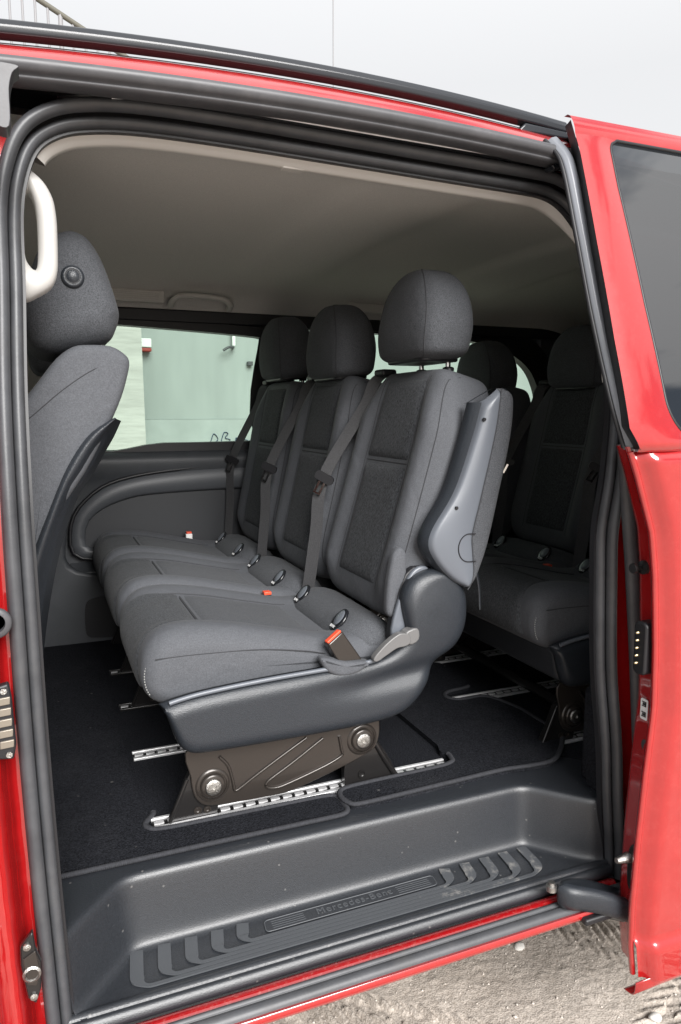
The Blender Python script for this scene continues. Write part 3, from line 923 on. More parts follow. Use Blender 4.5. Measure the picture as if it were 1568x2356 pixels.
# jamb hardware on the B pillar
obj('lock_ring', lathe([(0.019, 0.004), (0.021, -0.002), (0.019, -0.006), (0.013, -0.006), (0.012, 0.004)], (-0.064, 1.003, 1.033), 'y', 20), 'trim_grey', van)
cpl = obj('contact_plate', prism([(-0.075, 0.95), (-0.052, 0.955), (-0.0495, 0.935), (-0.0475, 0.87), (-0.051, 0.852), (-0.075, 0.855)], 0.990, 1.004), 'black', van, bevel=0.003)
for k in range(5):
    z = 0.932-k*0.0145
    obj('contact_pad', prism([(-0.0665, z-0.005), (-0.0515+0.0004*k, z-0.004), (-0.0508+0.0004*k, z+0.006), (-0.066, z+0.005)], 0.9875, 0.991), 'contact_pad', cpl, bevel=0.001)
obj('contact_screw', lathe([(0.0, -0.003), (0.004, -0.003), (0.004, 0.001)], (-0.058, 0.990, 0.946), 'y', 10), 'bolt', cpl)
obj('contact_screw', lathe([(0.0, -0.003), (0.004, -0.003), (0.004, 0.001)], (-0.056, 0.990, 0.860), 'y', 10), 'bolt', cpl)
gp = obj('guide_plate', prism([(-0.042, 0.602), (-0.059, 0.582), (-0.0595, 0.556), (-0.053, 0.505), (-0.043, 0.493), (-0.0355, 0.515), (-0.0335, 0.553), (-0.040, 0.575)], 0.992, 1.004), 'black_metal', van, bevel=0.003)
obj('guide_socket', lathe([(0.010, 0.002), (0.012, -0.003), (0.009, -0.005), (0.006, 0.002)], (-0.046, 0.992, 0.542), 'y', 16), 'bolt', gp)
obj('guide_face', prism([(-0.056, 0.566), (-0.040, 0.575), (-0.035, 0.540), (-0.041, 0.523), (-0.052, 0.527)], 0.9895, 0.993), 'brown_metal', gp, bevel=0.001)
for z, x in ((0.583, -0.050), (0.507, -0.045)):
    obj('guide_screw', lathe([(0.0, -0.004), (0.005, -0.003), (0.005, 0.001)], (x, 0.992, z), 'y', 12), 'bolt', gp)

# ------------------------------------------------------------------ sliding door (slid back along the body)
XF = [(0.24, 0.965), (0.288, 0.951), (0.342, 0.943), (0.419, 0.939), (0.55, 0.941), (0.669, 0.947), (0.793, 0.957), (0.901, 0.953), (1.028, 0.943), (1.101, 0.932), (1.195, 0.897), (1.244, 0.876), (1.274, 0.858), (1.414, 0.854), (1.571, 0.857), (1.734, 0.864), (1.80, 0.860)]
def xf(z): return lerp_tab(XF, z)
def Yd(z):
    if z < 1.24: return 0.885-0.006*math.sin(math.pi*max(0, min(1, (z-0.35)/0.89)))
    return 0.885+0.18*((z-1.24)/0.55)**1.2
def xg(z):
    """front edge of the window opening"""
    base = lerp_tab([(1.25, 0.945), (1.31, 0.941), (1.475, 0.932), (1.678, 0.930), (1.765, 0.934)], z)
    t = sstep(1.325, 1.252, z)
    base += 0.062*(1-math.sqrt(max(0, 1-((1.325-z)/0.073)**2))) if z < 1.325 else 0
    if z > 1.742: base += 0.022*(1-math.sqrt(max(0, 1-((z-1.742)/0.0225)**2)))
    return base
door = empty('tmp', (0, 0, 0)); bpy.data.objects.remove(door)
def dl_fn(u, v):
    z = 0.288+(1.236-0.288)*v
    x = xf(z)+(2.15-xf(z))*(u**1.6)
    y = Yd(z)
    y -= 0.011*sstep(0.362, 0.352, z)        # moulding low on the panel
    y += 0.010*sstep(1.225, 1.236, z)
    d = x-xf(z)
    y += 0.022*(1-sstep(0.002, 0.030, d))-0.004*sstep(0.03, 0.12, d)
    return (x, y, z)
dskin = obj('sliding_door', grid(dl_fn, 50, 110), 'paint', van)
dskin['label'] = 'red sliding door pushed back along the van'
def dp_fn(u, v):
    z = 1.236+(1.7645-1.236)*v
    xa = xf(z); xb = xg(max(z, 1.2521)) if z > 1.252 else xg(1.2521)
    return (xa+(xb-xa)*u, Yd(z)+(0.010*(1-sstep(1.236, 1.246, z)))-0.004*math.sin(math.pi*u), z)
obj('window_post', grid(dp_fn, 14, 70), 'paint', dskin)
def db_fn(u, v):
    z = 1.236+(1.2525-1.236)*v
    x = xg(1.2521)+(2.15-xg(1.2521))*u
    return (x, Yd(z)+(0.010*(1-sstep(1.236, 1.246, z))), z)
obj('window_belt', grid(db_fn, 30, 8), 'paint', dskin)
def dt_fn(u, v):
    z = 1.764+(1.797-1.764)*v
    xa = xf(z)
    return (xa+(2.15-xa)*u, Yd(z)-0.003*math.sin(math.pi*v), z+0.010*u*0)
obj('window_header', grid(dt_fn, 40, 8), 'paint', dskin)
obj('door_top_lip', xsweep([(Yd(1.797), 1.797), (Yd(1.797)+0.006, 1.8005), (Yd(1.797)+0.015, 1.80)], 0.86, 2.15, 3), 'paint', dskin)
def dg_fn(u, v):
    z = 1.2525+(1.764-1.2525)*v
    xa = xg(z)-0.004
    return (xa+(2.05-xa)*u, Yd(z)+0.004, z)
obj('window_pane', grid(dg_fn, 40, 60), 'glass_dark', dskin)
rim = [(xg(1.2525+(1.764-1.2525)*k/70), Yd(1.2525+(1.764-1.2525)*k/70)+0.001, 1.2525+(1.764-1.2525)*k/70) for k in range(71)]
rim = [(2.0, Yd(1.2525)+0.001, 1.2525)]+rim+[(2.0, Yd(1.764)+0.001, 1.764)]
obj('window_rim', tube(rim, 0.003, 6), 'black', dskin)
# front edge of the door: rolled flange and jamb
XS = [(0.36, 1.060), (0.408, 1.056), (0.594, 1.037), (0.858, 1.007), (1.03, 0.985), (1.229, 0.955), (1.30, 0.945), (1.80, 0.93)]
def jamb_fn(u, v):
    z = 0.288+(1.244-0.288)*v
    xa, ya = xf(z), Yd(z)
    xs_ = lerp_tab(XS, z)+0.004
    sec_ = [(0, 0.022, 0), (-0.0035, 0.026, 0), (-0.003, 0.031, 0), (0.006, 0.034, 0), (0.013, 0.036, 0), (0.015, 0.046, 0)]
    pts = [(xa+a, ya+b) for a, b, c in sec_]
    q = pts[-1]
    pts += [(xa+0.018, 0.940), (xa+0.022, 0.962), (xa+0.034, 0.972), (max(xs_, xa+0.04), 0.978), (xs_+0.03, 1.012)]
    i = u*(len(pts)-1); k = min(int(i), len(pts)-2); f = i-k
    return (pts[k][0]*(1-f)+pts[k+1][0]*f, pts[k][1]*(1-f)+pts[k+1][1]*f, z)
obj('door_jamb', grid(jamb_fn, 37, 90), 'paint', dskin)
fl = [(xf(z)-0.001, Yd(z)+0.024, z) for z in [0.288+(1.236-0.288)*k/50 for k in range(51)]]
obj('door_flange', tube(fl, 0.0056, 10), 'paint', dskin)
fb = ([(0.951, 0.885, 0.300), (0.945, 0.884, 0.272), (0.930, 0.886, 0.252), (0.915, 0.892, 0.248)], 5)
obj('door_lower_lip', merge(xsweep(smooth([(0.8855, 0.290), (0.887, 0.272), (0.893, 0.262), (0.912, 0.258)], 4), 0.935, 2.15, 20)), 'paint', dskin, solid=0.002)
zs = [0.38+(1.235-0.38)*k/40 for k in range(41)]
ws = [(lerp_tab(XS, z), 1.0, z) for z in zs]
obj('weather_strip', sweep(ws, circ(0.0145, 12, 0.012), up=(0, 1, 0)), 'rubber', dskin)
wu = [(0.850, 1.100, 1.765), (0.862, 1.070, 1.722), (0.866, 1.030, 1.60), (0.868, 0.985, 1.46), (0.874, 0.938, 1.32), (0.889, 0.918, 1.242)]
obj('weather_strip', sweep(smooth(wu, 8), [(-0.0125, -0.004), (-0.006, -0.009), (0.004, -0.009), (0.0115, -0.004), (0.0115, 0.006), (-0.0125, 0.006)], up=(0, 1, 0)), 'strip_satin', dskin, bevel=0.002)
obj('strip_edge', tube(smooth([(p[0]-0.014, p[1]+0.002, p[2]) for p in wu], 6), 0.004, 8), 'black', dskin)
obj('upper_jamb', loft([[(xf(z)+0.001, Yd(z)+0.002, z) for z in [1.24+0.55*k/30 for k in range(31)]], [(xf(z)+0.012, Yd(z)+0.03, z) for z in [1.24+0.55*k/30 for k in range(31)]], [(xf(z)+0.06, Yd(z)+0.07, z) for z in [1.24+0.55*k/30 for k in range(31)]]], False, False), 'black', dskin)
# hardware on the door edge
sb = obj('striker_bolt', lathe([(0.0, -0.030), (0.0085, -0.030), (0.0095, -0.027), (0.0085, -0.024), (0.0045, -0.022), (0.0045, -0.010), (0.012, -0.008), (0.0125, -0.002), (0.0, 0.0)], (0.962, 0.945, 1.033), 'x', 18), 'black_metal', dskin)
cb = obj('contact_block', prism(rrect(0.914, 0.943, 0.848, 0.942, 0.010), 0.941, 0.985, 'x'), 'black', dskin, bevel=0.004)
for k in range(5):
    obj('contact_pin', lathe([(0.0, -0.007), (0.0022, -0.006), (0.0026, 0.0)], (0.942, 0.932, 0.922-k*0.0135), 'x', 8), 'brass', dskin)
stk = obj('sticker', prism(rrect(0.930, 0.9465, 0.757, 0.795, 0.003), 0.9700, 0.9712, 'x'), 'white_print', dskin)
for q, z in enumerate((0.786, 0.767)):
    obj('sticker_symbol', merge(box(0.9690, 0.9698, 0.933, 0.943, z-0.0045, z-0.003), box(0.9690, 0.9698, 0.933, 0.943, z+0.003, z+0.0045), box(0.9690, 0.9698, 0.935, 0.941, z-0.002, z+0.002), box(0.9690, 0.9698, 0.933, 0.935, z-0.0045, z+0.0045)), 'print_dark', dskin)
obj('drain_slot', prism(rrect(0.915, 0.9265, 0.758, 0.792, 0.004), 0.9695, 0.980, 'x'), 'black', dskin)
obj('grommet', lathe([(0.0, -0.003), (0.011, -0.004), (0.0155, -0.001), (0.0155, 0.004)], (0.970, 0.924, 0.712), 'x', 18), 'rubber', dskin)
obj('lower_catch', merge(prism(smooth([(0.905, 0.445), (0.907, 0.53), (0.918, 0.535), (0.931, 0.52), (0.934, 0.48), (0.928, 0.445)], 4, True), 0.946, 0.985, 'x')), 'black_metal', dskin, bevel=0.003)
obj('catch_pin', lathe([(0.0, -0.030), (0.005, -0.030), (0.008, -0.012), (0.0095, -0.008), (0.0095, 0.0)], (0.948, 0.930, 0.503), 'x', 14), 'bolt', dskin)
# lower roller arm
arm = resample(smooth([(0.80, 0.972), (0.815, 0.985), (0.85, 0.990), (0.93, 0.985), (1.02, 0.98), (1.05, 0.965), (1.05, 0.92), (1.0, 0.918), (0.93, 0.925), (0.86, 0.938), (0.815, 0.95)], 5, True), 60)
def armz(x): return 0.418-0.10*sstep(0.80, 1.1, x)
rings = []
for off, dz in ((0.012, 0.002), (0.004, -0.001), (0.0, -0.010), (0.0, -0.030), (0.005, -0.042), (0.014, -0.046)):
    rings.append([(x, y, armz(x)+dz+0.006) for x, y in inset_poly(arm, off)])
rings = [[(x+0.028, y+0.004, z+0.026) for x, y, z in r_] for r_ in rings]
V, F = loft(rings, True, True)
obj('roller_arm', (V, F), 'plastic', dskin)
obj('roller_bolt', lathe([(0.0, 0.016), (0.006, 0.016), (0.006, 0.01), (0.010, 0.009), (0.010, 0.0)], (0.822, 0.985, 0.436), 'z', 12), 'bolt', dskin)
obj('arm_bracket', box(0.87, 1.04, 0.945, 0.985, 0.375, 0.388), 'black', dskin, bevel=0.004)

# ================================================================== SEATS
DW, NW = Vector((0.266, 0, 0.964)), Vector((-0.964, 0, 0.266))
B0 = Vector((0.697, 0, 0.862)); BH = 0.536
def b_w(t):
    return 0.203*(1-0.20*sstep(0.72, 1.0, t)-0.06*sstep(0.25, 0.0, t))*max(0.0, 1-abs(2*t-1)**9)**(1/9)
def b_h(t):
    return (0.076-0.006*t)*max(0.0, 1-abs(2*t-1)**8)**(1/8)
def b_bulge(y, t):
    w = 0.203*(1-0.20*sstep(0.72, 1.0, t))
    q = abs(y)/w
    return 0.020*(sstep(0.48, 0.74, q)-sstep(0.80, 1.0, q))*sstep(0.0, 0.15, t)*(1-0.7*sstep(0.75, 0.98, t))
def b_center(t):
    bow = 0.012*math.sin(math.pi*t)
    return B0+DW*(BH*t)-NW*bow*0.3
PB = 5.0
def back_pt(y, n, t, cy):
    c = b_center(t)
    return (c.x+NW.x*n, cy+y, c.z+NW.z*n)
def backrest_geo(cy):
    rings = []
    NT, NA = 64, 88
    for k in range(NT+1):
        t = 0.5-0.5*math.cos(math.pi*(0.012+0.976*k/NT))
        w, h = b_w(t), b_h(t)
        ring = []
        for a_ in range(NA):
            a = 2*math.pi*a_/NA
            ca, sa = math.cos(a), math.sin(a)
            y = w*math.copysign(abs(ca)**(2/PB), ca)
            nn = h*math.copysign(abs(sa)**(2/PB), sa)
            if nn > 0: nn += b_bulge(y, t)*sstep(0, h*0.6, nn)
            ring.append(back_pt(y, nn, t, cy))
        rings.append(ring)
    return loft(rings)
def front_n(y, t):
    w, h = b_w(t), b_h(t)
    q = min(0.999, abs(y)/max(w, 1e-4))
    return h*(1-q**PB)**(1/PB)+b_bulge(y, t)
def tz(z, y=0): return (z-0.862)/(0.964*BH)-0.04
def back_panel(cy, t0, t1, hw0, hw1):
    def fn(u, v):
        t = t0+(t1-t0)*v
        hw = hw0+(hw1-hw0)*v
        y = -hw+2*hw*u
        e = min((u)*2*hw, (1-u)*2*hw, v*(t1-t0)*BH, (1-v)*(t1-t0)*BH)
        off = -0.0045+0.0110*(1-math.exp(-e/0.009))
        return back_pt(y, front_n(y, t)+off, t, cy)
    return grid(fn, 40, 60)
def back_seam(cy, y, t0, t1, n=24, off=0.0008):
    return [back_pt(y(t) if callable(y) else y, front_n(y(t) if callable(y) else y, t)+off, t, cy) for t in [t0+(t1-t0)*k/n for k in range(n+1)]]

# headrest
def headrest_geo(cy, dz=0.0):
    rings = []
    NT, NA = 40, 64
    for k in range(NT+1):
        t = 0.5-0.5*math.cos(math.pi*(0.02+0.96*k/NT))
        z = 1.406+0.201*t+dz
        top = max(0.0, 1-max(0, (t-0.20)/0.80)**2.5)**(1/2.15)
        bot = max(0.0, 1-max(0, (0.16-t)/0.16)**3.0)**(1/3.0)*(1-0.11*max(0, (0.42-t)/0.42)**1.6)
        w = 0.140*top*bot
        ttop = max(0.0, 1-max(0, (t-0.30)/0.70)**2.3)**(1/2.3)
        h = 0.067*(0.28+0.72*ttop)*bot*(1 if t < 0.985 else 0.5)
        cx = 0.803+0.004*math.sin(t*3)+0.004*t
        ring = []
        for a_ in range(NA):
            a = 2*math.pi*a_/NA
            ca, sa = math.cos(a), math.sin(a)
            p = 3.4
            y = w*math.copysign(abs(ca)**(2/p), ca)
            xx = h*math.copysign(abs(sa)**(2/p), sa)
            if xx < 0: xx -= 0.007*(1-abs(y/(w+1e-5))**2)*sstep(0, 0.3, t)*sstep(1, 0.7, t)+0.004*(sstep(0.5, 0.9, abs(y)/(w+1e-5)))*sstep(0.6, 0.2, t)
            ring.append((cx+xx, cy+y, z))
        rings.append(ring)
    return rings

# cushion
CPROF = smooth([(0.66, 0.79), (0.66, 0.835), (0.60, 0.845), (0.50, 0.850), (0.42, 0.866), (0.32, 0.889), (0.24, 0.900), (0.19, 0.895), (0.161, 0.873), (0.147, 0.84), (0.151, 0.806), (0.168, 0.784), (0.2, 0.772), (0.35, 0.770), (0.55, 0.775)], 5, True)
def czmod(x, y, z):
    dz = 0
    if z > 0.82:
        dz = (0.016*sstep(0.085, 0.150, abs(y))-0.009*sstep(0.16, 0.2, abs(y)))*sstep(0.82, 0.86, z)
    return dz
def cz_top(x, y):
    best = None
    for i in range(len(CPROF)):
        a, b = CPROF[i], CPROF[(i+1) % len(CPROF)]
        if (a[0]-x)*(b[0]-x) <= 0 and a[0] != b[0]:
            f = (x-a[0])/(b[0]-a[0]); z = a[1]+(b[1]-a[1])*f
            if best is None or z > best: best = z
    return best+czmod(x, y, best)
# front column path over the nose: list of (x,z,nx,nz)
def nose_path():
    i0 = min(range(len(CPROF)), key=lambda i: abs(CPROF[i][0]-0.262)+(0 if CPROF[i][1] > 0.85 else 9))
    i1 = min(range(len(CPROF)), key=lambda i: abs(CPROF[i][1]-0.80)+(0 if CPROF[i][0] < 0.2 else 9))
    seg = CPROF[i0:i1+1]
    return resample(seg, 40)
NOSE = nose_path()
def cushion_front_panel(cy, hw):
    def fn(u, v):
        i = v*(len(NOSE)-1); k = min(int(i), len(NOSE)-2); f = i-k
        x = NOSE[k][0]*(1-f)+NOSE[k+1][0]*f; z = NOSE[k][1]*(1-f)+NOSE[k+1][1]*f
        tx, tz_ = NOSE[k+1][0]-NOSE[k][0], NOSE[k+1][1]-NOSE[k][1]
        L = math.hypot(tx, tz_)
        nx, nz = tz_/L, -tx/L
        if nx > 0 and x < 0.2 and abs(nz) < 0.9: nx, nz = -nx, -nz
        if nz < 0 and z > 0.87: nx, nz = -nx, -nz
        flare = 1+0.45*v
        y = (-hw+2*hw*u)*min(flare, 1.45)
        e = min(u*2*hw, (1-u)*2*hw, v*0.14)
        off = -0.0045+0.0110*(1-math.exp(-e/0.009))
        return (x+nx*off, cy+y, z+nz*off+czmod(x, y, z))
    return grid(fn, 30, 40)
def cushion_top_panel(cy, hw, x0, x1):
    def fn(u, v):
        x = x0+(x1-x0)*v; y = -hw+2*hw*u
        e = min(u*2*hw, (1-u)*2*hw, v*(x1-x0), (1-v)*(x1-x0))
        off = -0.0045+0.0110*(1-math.exp(-e/0.009))
        return (x+0.15*off, cy+y, cz_top(x, y)+off)
    return grid(fn, 36, 50)

def ribbon(path, w, th, side):
    """flat webbing: path centre line, side = width direction"""
    s = Vector(side).normalized()
    rings = []
    P = [Vector(p) for p in path]
    for i, p in enumerate(P):
        t = (P[min(i+1, len(P)-1)]-P[max(i-1, 0)]).normalized()
        sd = (s-t*s.dot(t)).normalized()
        nn = t.cross(sd)
        rings.append([p+sd*w+nn*th, p-sd*w+nn*th, p-sd*w-nn*th, p+sd*w-nn*th])
    return loft(rings)

def make_seat(root, cy, dz=0.0, belt=True, rec=0.0):
    """one seat place of the row: backrest, headrest, cushion, belt"""
    before = set(COL.objects)
    bk = obj('backrest', backrest_geo(cy), 'fabric_smooth', root)
    obj('insert_panel', back_panel(cy, 0.10, 0.592, 0.100, 0.106), 'fabric_insert', bk)
    obj('insert_panel', back_panel(cy, 0.606, 0.955, 0.106, 0.098), 'fabric_insert', bk)
    for s in (-1, 1):
        obj('seam', tube(back_seam(cy, lambda t: s*(0.1045+0.004*math.sin(math.pi*t)), 0.09, 0.96, 30, -0.0005), 0.0014, 5), 'thread_shade', bk)  # dark line on the panel seam, drawing the crease shade
        obj('seam', tube(back_seam(cy, lambda t: s*0.185*(1-0.20*sstep(0.72, 1.0, t)), 0.05, 0.97, 40, 0.0003), 0.0011, 5), 'thread_shade', bk)
    obj('seam', tube([back_pt(y, front_n(y, 0.599)-0.001, 0.599, cy) for y in [-0.104+0.208*k/16 for k in range(17)]], 0.002, 5), 'thread_shade', bk)
    rings = headrest_geo(cy, dz)
    hr = obj('headrest', loft(rings), 'fabric', root)
    n = len(rings[0])
    for s in (0, 1):
        # front corner seam of the headrest, running over the crown
        a = int(n*(0.5+0.125)) if s else int(n*(1-0.125))
        pts = [rings[k][a] for k in range(3, len(rings)-2)]
        obj('seam', tube(pts, 0.0011, 5), 'thread_shade', hr)
    pts = []
    for k in range(4, 27): pts.append(rings[k][int(n*0.97)])
    q = rings[27][int(n*0.99)]; pts += [q, rings[27][1], rings[26][3]]
    obj('seam', tube([(p[0], p[1]-0.0003, p[2]) for p in smooth(pts, 2)], 0.0009, 5), 'thread_shade', hr)
    obj('headrest_base', prism(rrect(0.755, 0.85, cy-0.09, cy+0.09, 0.02), 1.4065+dz, 1.416+dz, 'z'), 'black', hr, bevel=0.004)
    for s in (-1, 1):
        obj('headrest_post', tube([(0.836, cy+s*0.060, 1.37), (0.834, cy+s*0.060, 1.43+dz)], 0.0058, 12), 'chrome', root)
        obj('post_guide', lathe([(0.0125, -0.004), (0.0125, 0.003), (0.008, 0.005)], (0.836, cy+s*0.060, 1.392), 'z', 14), 'black', root)
    RM = Matrix.Translation((0.70, 0, 0.86)) @ Matrix.Rotation(rad(rec), 4, 'Y') @ Matrix.Translation((-0.70, 0, -0.86))
    def recline(objs):
        for o_ in objs:
            for v in o_.data.vertices: v.co = (RM @ (v.co+ORG[root]))-ORG[root]
    recline(set(COL.objects)-before)
    cu = obj('seat_cushion', pillow(CPROF, cy, 0.204, 0.032, zmod=czmod, ncore=24), 'fabric_smooth', root)
    obj('insert_panel', cushion_front_panel(cy, 0.110), 'fabric_insert', cu)
    obj('insert_panel', cushion_top_panel(cy, 0.110, 0.272, 0.50), 'fabric', cu)
    obj('seam', tube([(0.267, cy-0.108+0.216*k/16, cz_top(0.267, 0)+0.0004) for k in range(17)], 0.0030, 5), 'thread_shade', cu)  # thickened dark tube paints shade into the cross seam
    for s in (-1, 1):
        obj('seam', tube([(x, cy+s*0.111, cz_top(x, 0.111)+0.0004) for x in [0.23+0.28*k/30 for k in range(31)]], 0.0020, 5), 'thread_shade', cu)  # side seams, widened to darken the insert creases like shade
    # rear roll of the cushion and child seat anchor covers
    roll = []
    for k in range(25):
        y = -0.195+0.39*k/24
        e = max(0.25, 1-abs(y/0.195)**8*0.75)
        roll.append([(0.600+0.072*e*math.cos(a), cy+y, 0.832+0.052*e*math.sin(a)) for a in [2*math.pi*q/20 for q in range(20)]])
    rl = obj('cushion_roll', loft(roll), 'fabric', root)
    for s in (-1, 1):
        y = cy+s*0.115
        cup = obj('anchor_cover', lathe([(0.0, -0.004), (0.019, -0.003), (0.0235, 0.0), (0.0235, 0.004), (0.019, 0.006), (0.0, 0.004)], (0, 0, 0), 'z', 20), 'black_gloss', root)
        lens = obj('anchor_insert', lathe([(0.0, 0.008), (0.012, 0.0075), (0.017, 0.005), (0.017, 0.0)], (0, 0.004, 0), 'z', 16), 'plastic_light', root)
        prt = text_mesh('print', 'ISOFIX', 0.0075, Matrix.Translation((0, -0.016, 0.0065)), 'white_print', root, 0.0002)
        M = Matrix.Translation((0.557, y, 0.872)) @ Matrix.Rotation(rad(-48), 4, 'Y') @ Matrix.Rotation(rad(-90), 4, 'Z')
        for o_ in (cup, lens, prt):
            for v in o_.data.vertices:
                c = v.co+ORG[root]
                c = Vector((c.x*0.95, c.y*1.15, c.z))
                v.co = (M @ c)-ORG[root]
    before = set(COL.objects)
    if belt:
        b = smooth([(0.800, cy+0.172, 1.395), (0.770, cy+0.176, 1.372), (0.748, cy+0.178, 1.32), (0.643, cy+0.20, 1.138), (0.622, cy+0.20, 1.00), (0.592, cy+0.20, 0.80)], 8)
        bo = obj('seat_belt', ribbon(b, 0.0175, 0.0008, (0.55, -0.8, 0)), 'belt', root)
        obj('belt_tongue', merge(prism(rrect(-0.024, 0.024, -0.011, 0.011, 0.008), -0.004, 0.004, 'y')), 'black', root)
        tg = root.children[-1] if False else bpy.data.objects[-1] if False else None
        tong = [c for c in COL.objects if c.name.startswith('belt_tongue')][-1]
        blade = obj('tongue_blade', merge(box(-0.0095, -0.0035, -0.0012, 0.0012, -0.040, -0.008), box(0.0035, 0.0095, -0.0012, 0.0012, -0.040, -0.008), box(-0.0095, 0.0095, -0.0012, 0.0012, -0.044, -0.0395)), 'chrome', root)
        M = Matrix.Translation((0.640, cy+0.186, 1.140)) @ Matrix.Rotation(rad(-35), 4, 'Z') @ Matrix.Rotation(rad(28), 4, 'Y')
        for o_ in (tong, blade):
            for v in o_.data.vertices: v.co = (M @ (v.co+ORG[root]))-ORG[root]
        obj('belt_guide', merge(box(0.775, 0.815, cy+0.145, cy+0.195, 1.385, 1.402)), 'black', root, bevel=0.006)
        recline(set(COL.objects)-before)
    return bk

def pan_geo(y0, y1):
    return merge(prism([(0.205, 0.70), (0.190, 0.78), (0.62, 0.78), (0.60, 0.70)], y0, y1))

def frame_set(root, y, s):
    """side plate with feet standing on the rails"""
    plate = smooth([(0.228, 0.690), (0.228, 0.628), (0.232, 0.597), (0.243, 0.577), (0.260, 0.567), (0.303, 0.563), (0.367, 0.561), (0.425, 0.563), (0.538, 0.593), (0.595, 0.614), (0.608, 0.627), (0.614, 0.662), (0.601, 0.700), (0.385, 0.709)], 4, True)
    ya, yb_ = y, y+0.006
    pl = obj('base_plate', prism(plate, ya, yb_), 'brown_metal', root, bevel=0.0022, angle=40)
    for (bx_, bz) in ((0.268, 0.607), (0.574, 0.643)):
        obj('pivot_boss', lathe([(0.034, 0.002), (0.031, -0.003), (0.027, -0.0035), (0.026, -0.001), (0.024, -0.001), (0.0235, -0.006), (0.020, -0.008), (0.0, -0.008)], (bx_, ya, bz), 'y', 28), 'brown_metal', pl)
        obj('pivot_bolt', lathe([(0.0155, -0.007), (0.0155, -0.0105), (0.013, -0.0118), (0.0045, -0.0118), (0.004, -0.009), (0.0, -0.009)], (bx_, ya, bz), 'y', 24), 'bolt', pl)
    r1_ = [(x, ya-0.0005, z) for x, z in smooth([(0.282, 0.661), (0.298, 0.640), (0.306, 0.610), (0.310, 0.589), (0.318, 0.590), (0.351, 0.610), (0.400, 0.638), (0.455, 0.668)], 5)]
    r2_ = [(x, ya-0.0005, z) for x, z in smooth([(0.524, 0.659), (0.529, 0.630), (0.530, 0.618), (0.493, 0.602), (0.403, 0.578), (0.379, 0.579), (0.371, 0.586), (0.377, 0.595), (0.425, 0.622), (0.489, 0.661)], 5)]
    obj('pressed_rib', tube(r1_, 0.0042, 8, rb=0.0032, up=(0, 0, 1)), 'brown_metal', pl)
    obj('pressed_rib', tube(r2_, 0.0042, 8, rb=0.0032, up=(0, 0, 1)), 'brown_metal', pl)
    fL = obj('foot', prism(smooth([(0.226, 0.632), (0.208, 0.587), (0.187, 0.546), (0.192, 0.542), (0.226, 0.542), (0.278, 0.546), (0.272, 0.576), (0.255, 0.632)], 2, True), y+0.007, y+0.024), 'black_metal', root, bevel=0.004)
    fR = obj('foot', prism(smooth([(0.543, 0.610), (0.540, 0.552), (0.545, 0.543), (0.652, 0.546), (0.655, 0.553), (0.645, 0.578), (0.614, 0.628), (0.585, 0.651)], 2, True), y+0.007, y+0.026), 'black_metal', root, bevel=0.004)
    obj('foot_rib', tube([(0.222, y+0.006, 0.625), (0.205, y+0.006, 0.586), (0.188, y+0.006, 0.546)], 0.004, 8), 'black_metal', fL)
    obj('foot_rib', tube(smooth([(0.60, y+0.006, 0.640), (0.622, y+0.005, 0.60), (0.640, y+0.005, 0.57), (0.653, y+0.005, 0.55)], 4), 0.006, 8), 'black_metal', fR)
    obj('foot_hole', lathe([(0.0065, -0.001), (0.0075, -0.003), (0.005, -0.003), (0.0045, 0.002)], (0.240, y+0.007, 0.560), 'y', 14), 'brown_metal', fL)
    obj('foot_hole', lathe([(0.006, -0.001), (0.007, -0.003), (0.0045, -0.003), (0.004, 0.002)], (0.258, y+0.007, 0.558), 'y', 14), 'brown_metal', fL)
    obj('foot_hole', lathe([(0.0075, -0.001), (0.0085, -0.003), (0.006, -0.003), (0.005, 0.002)], (0.577, y+0.007, 0.565), 'y', 14), 'black_metal', fR)

CY = (1.470, 1.884, 2.300)

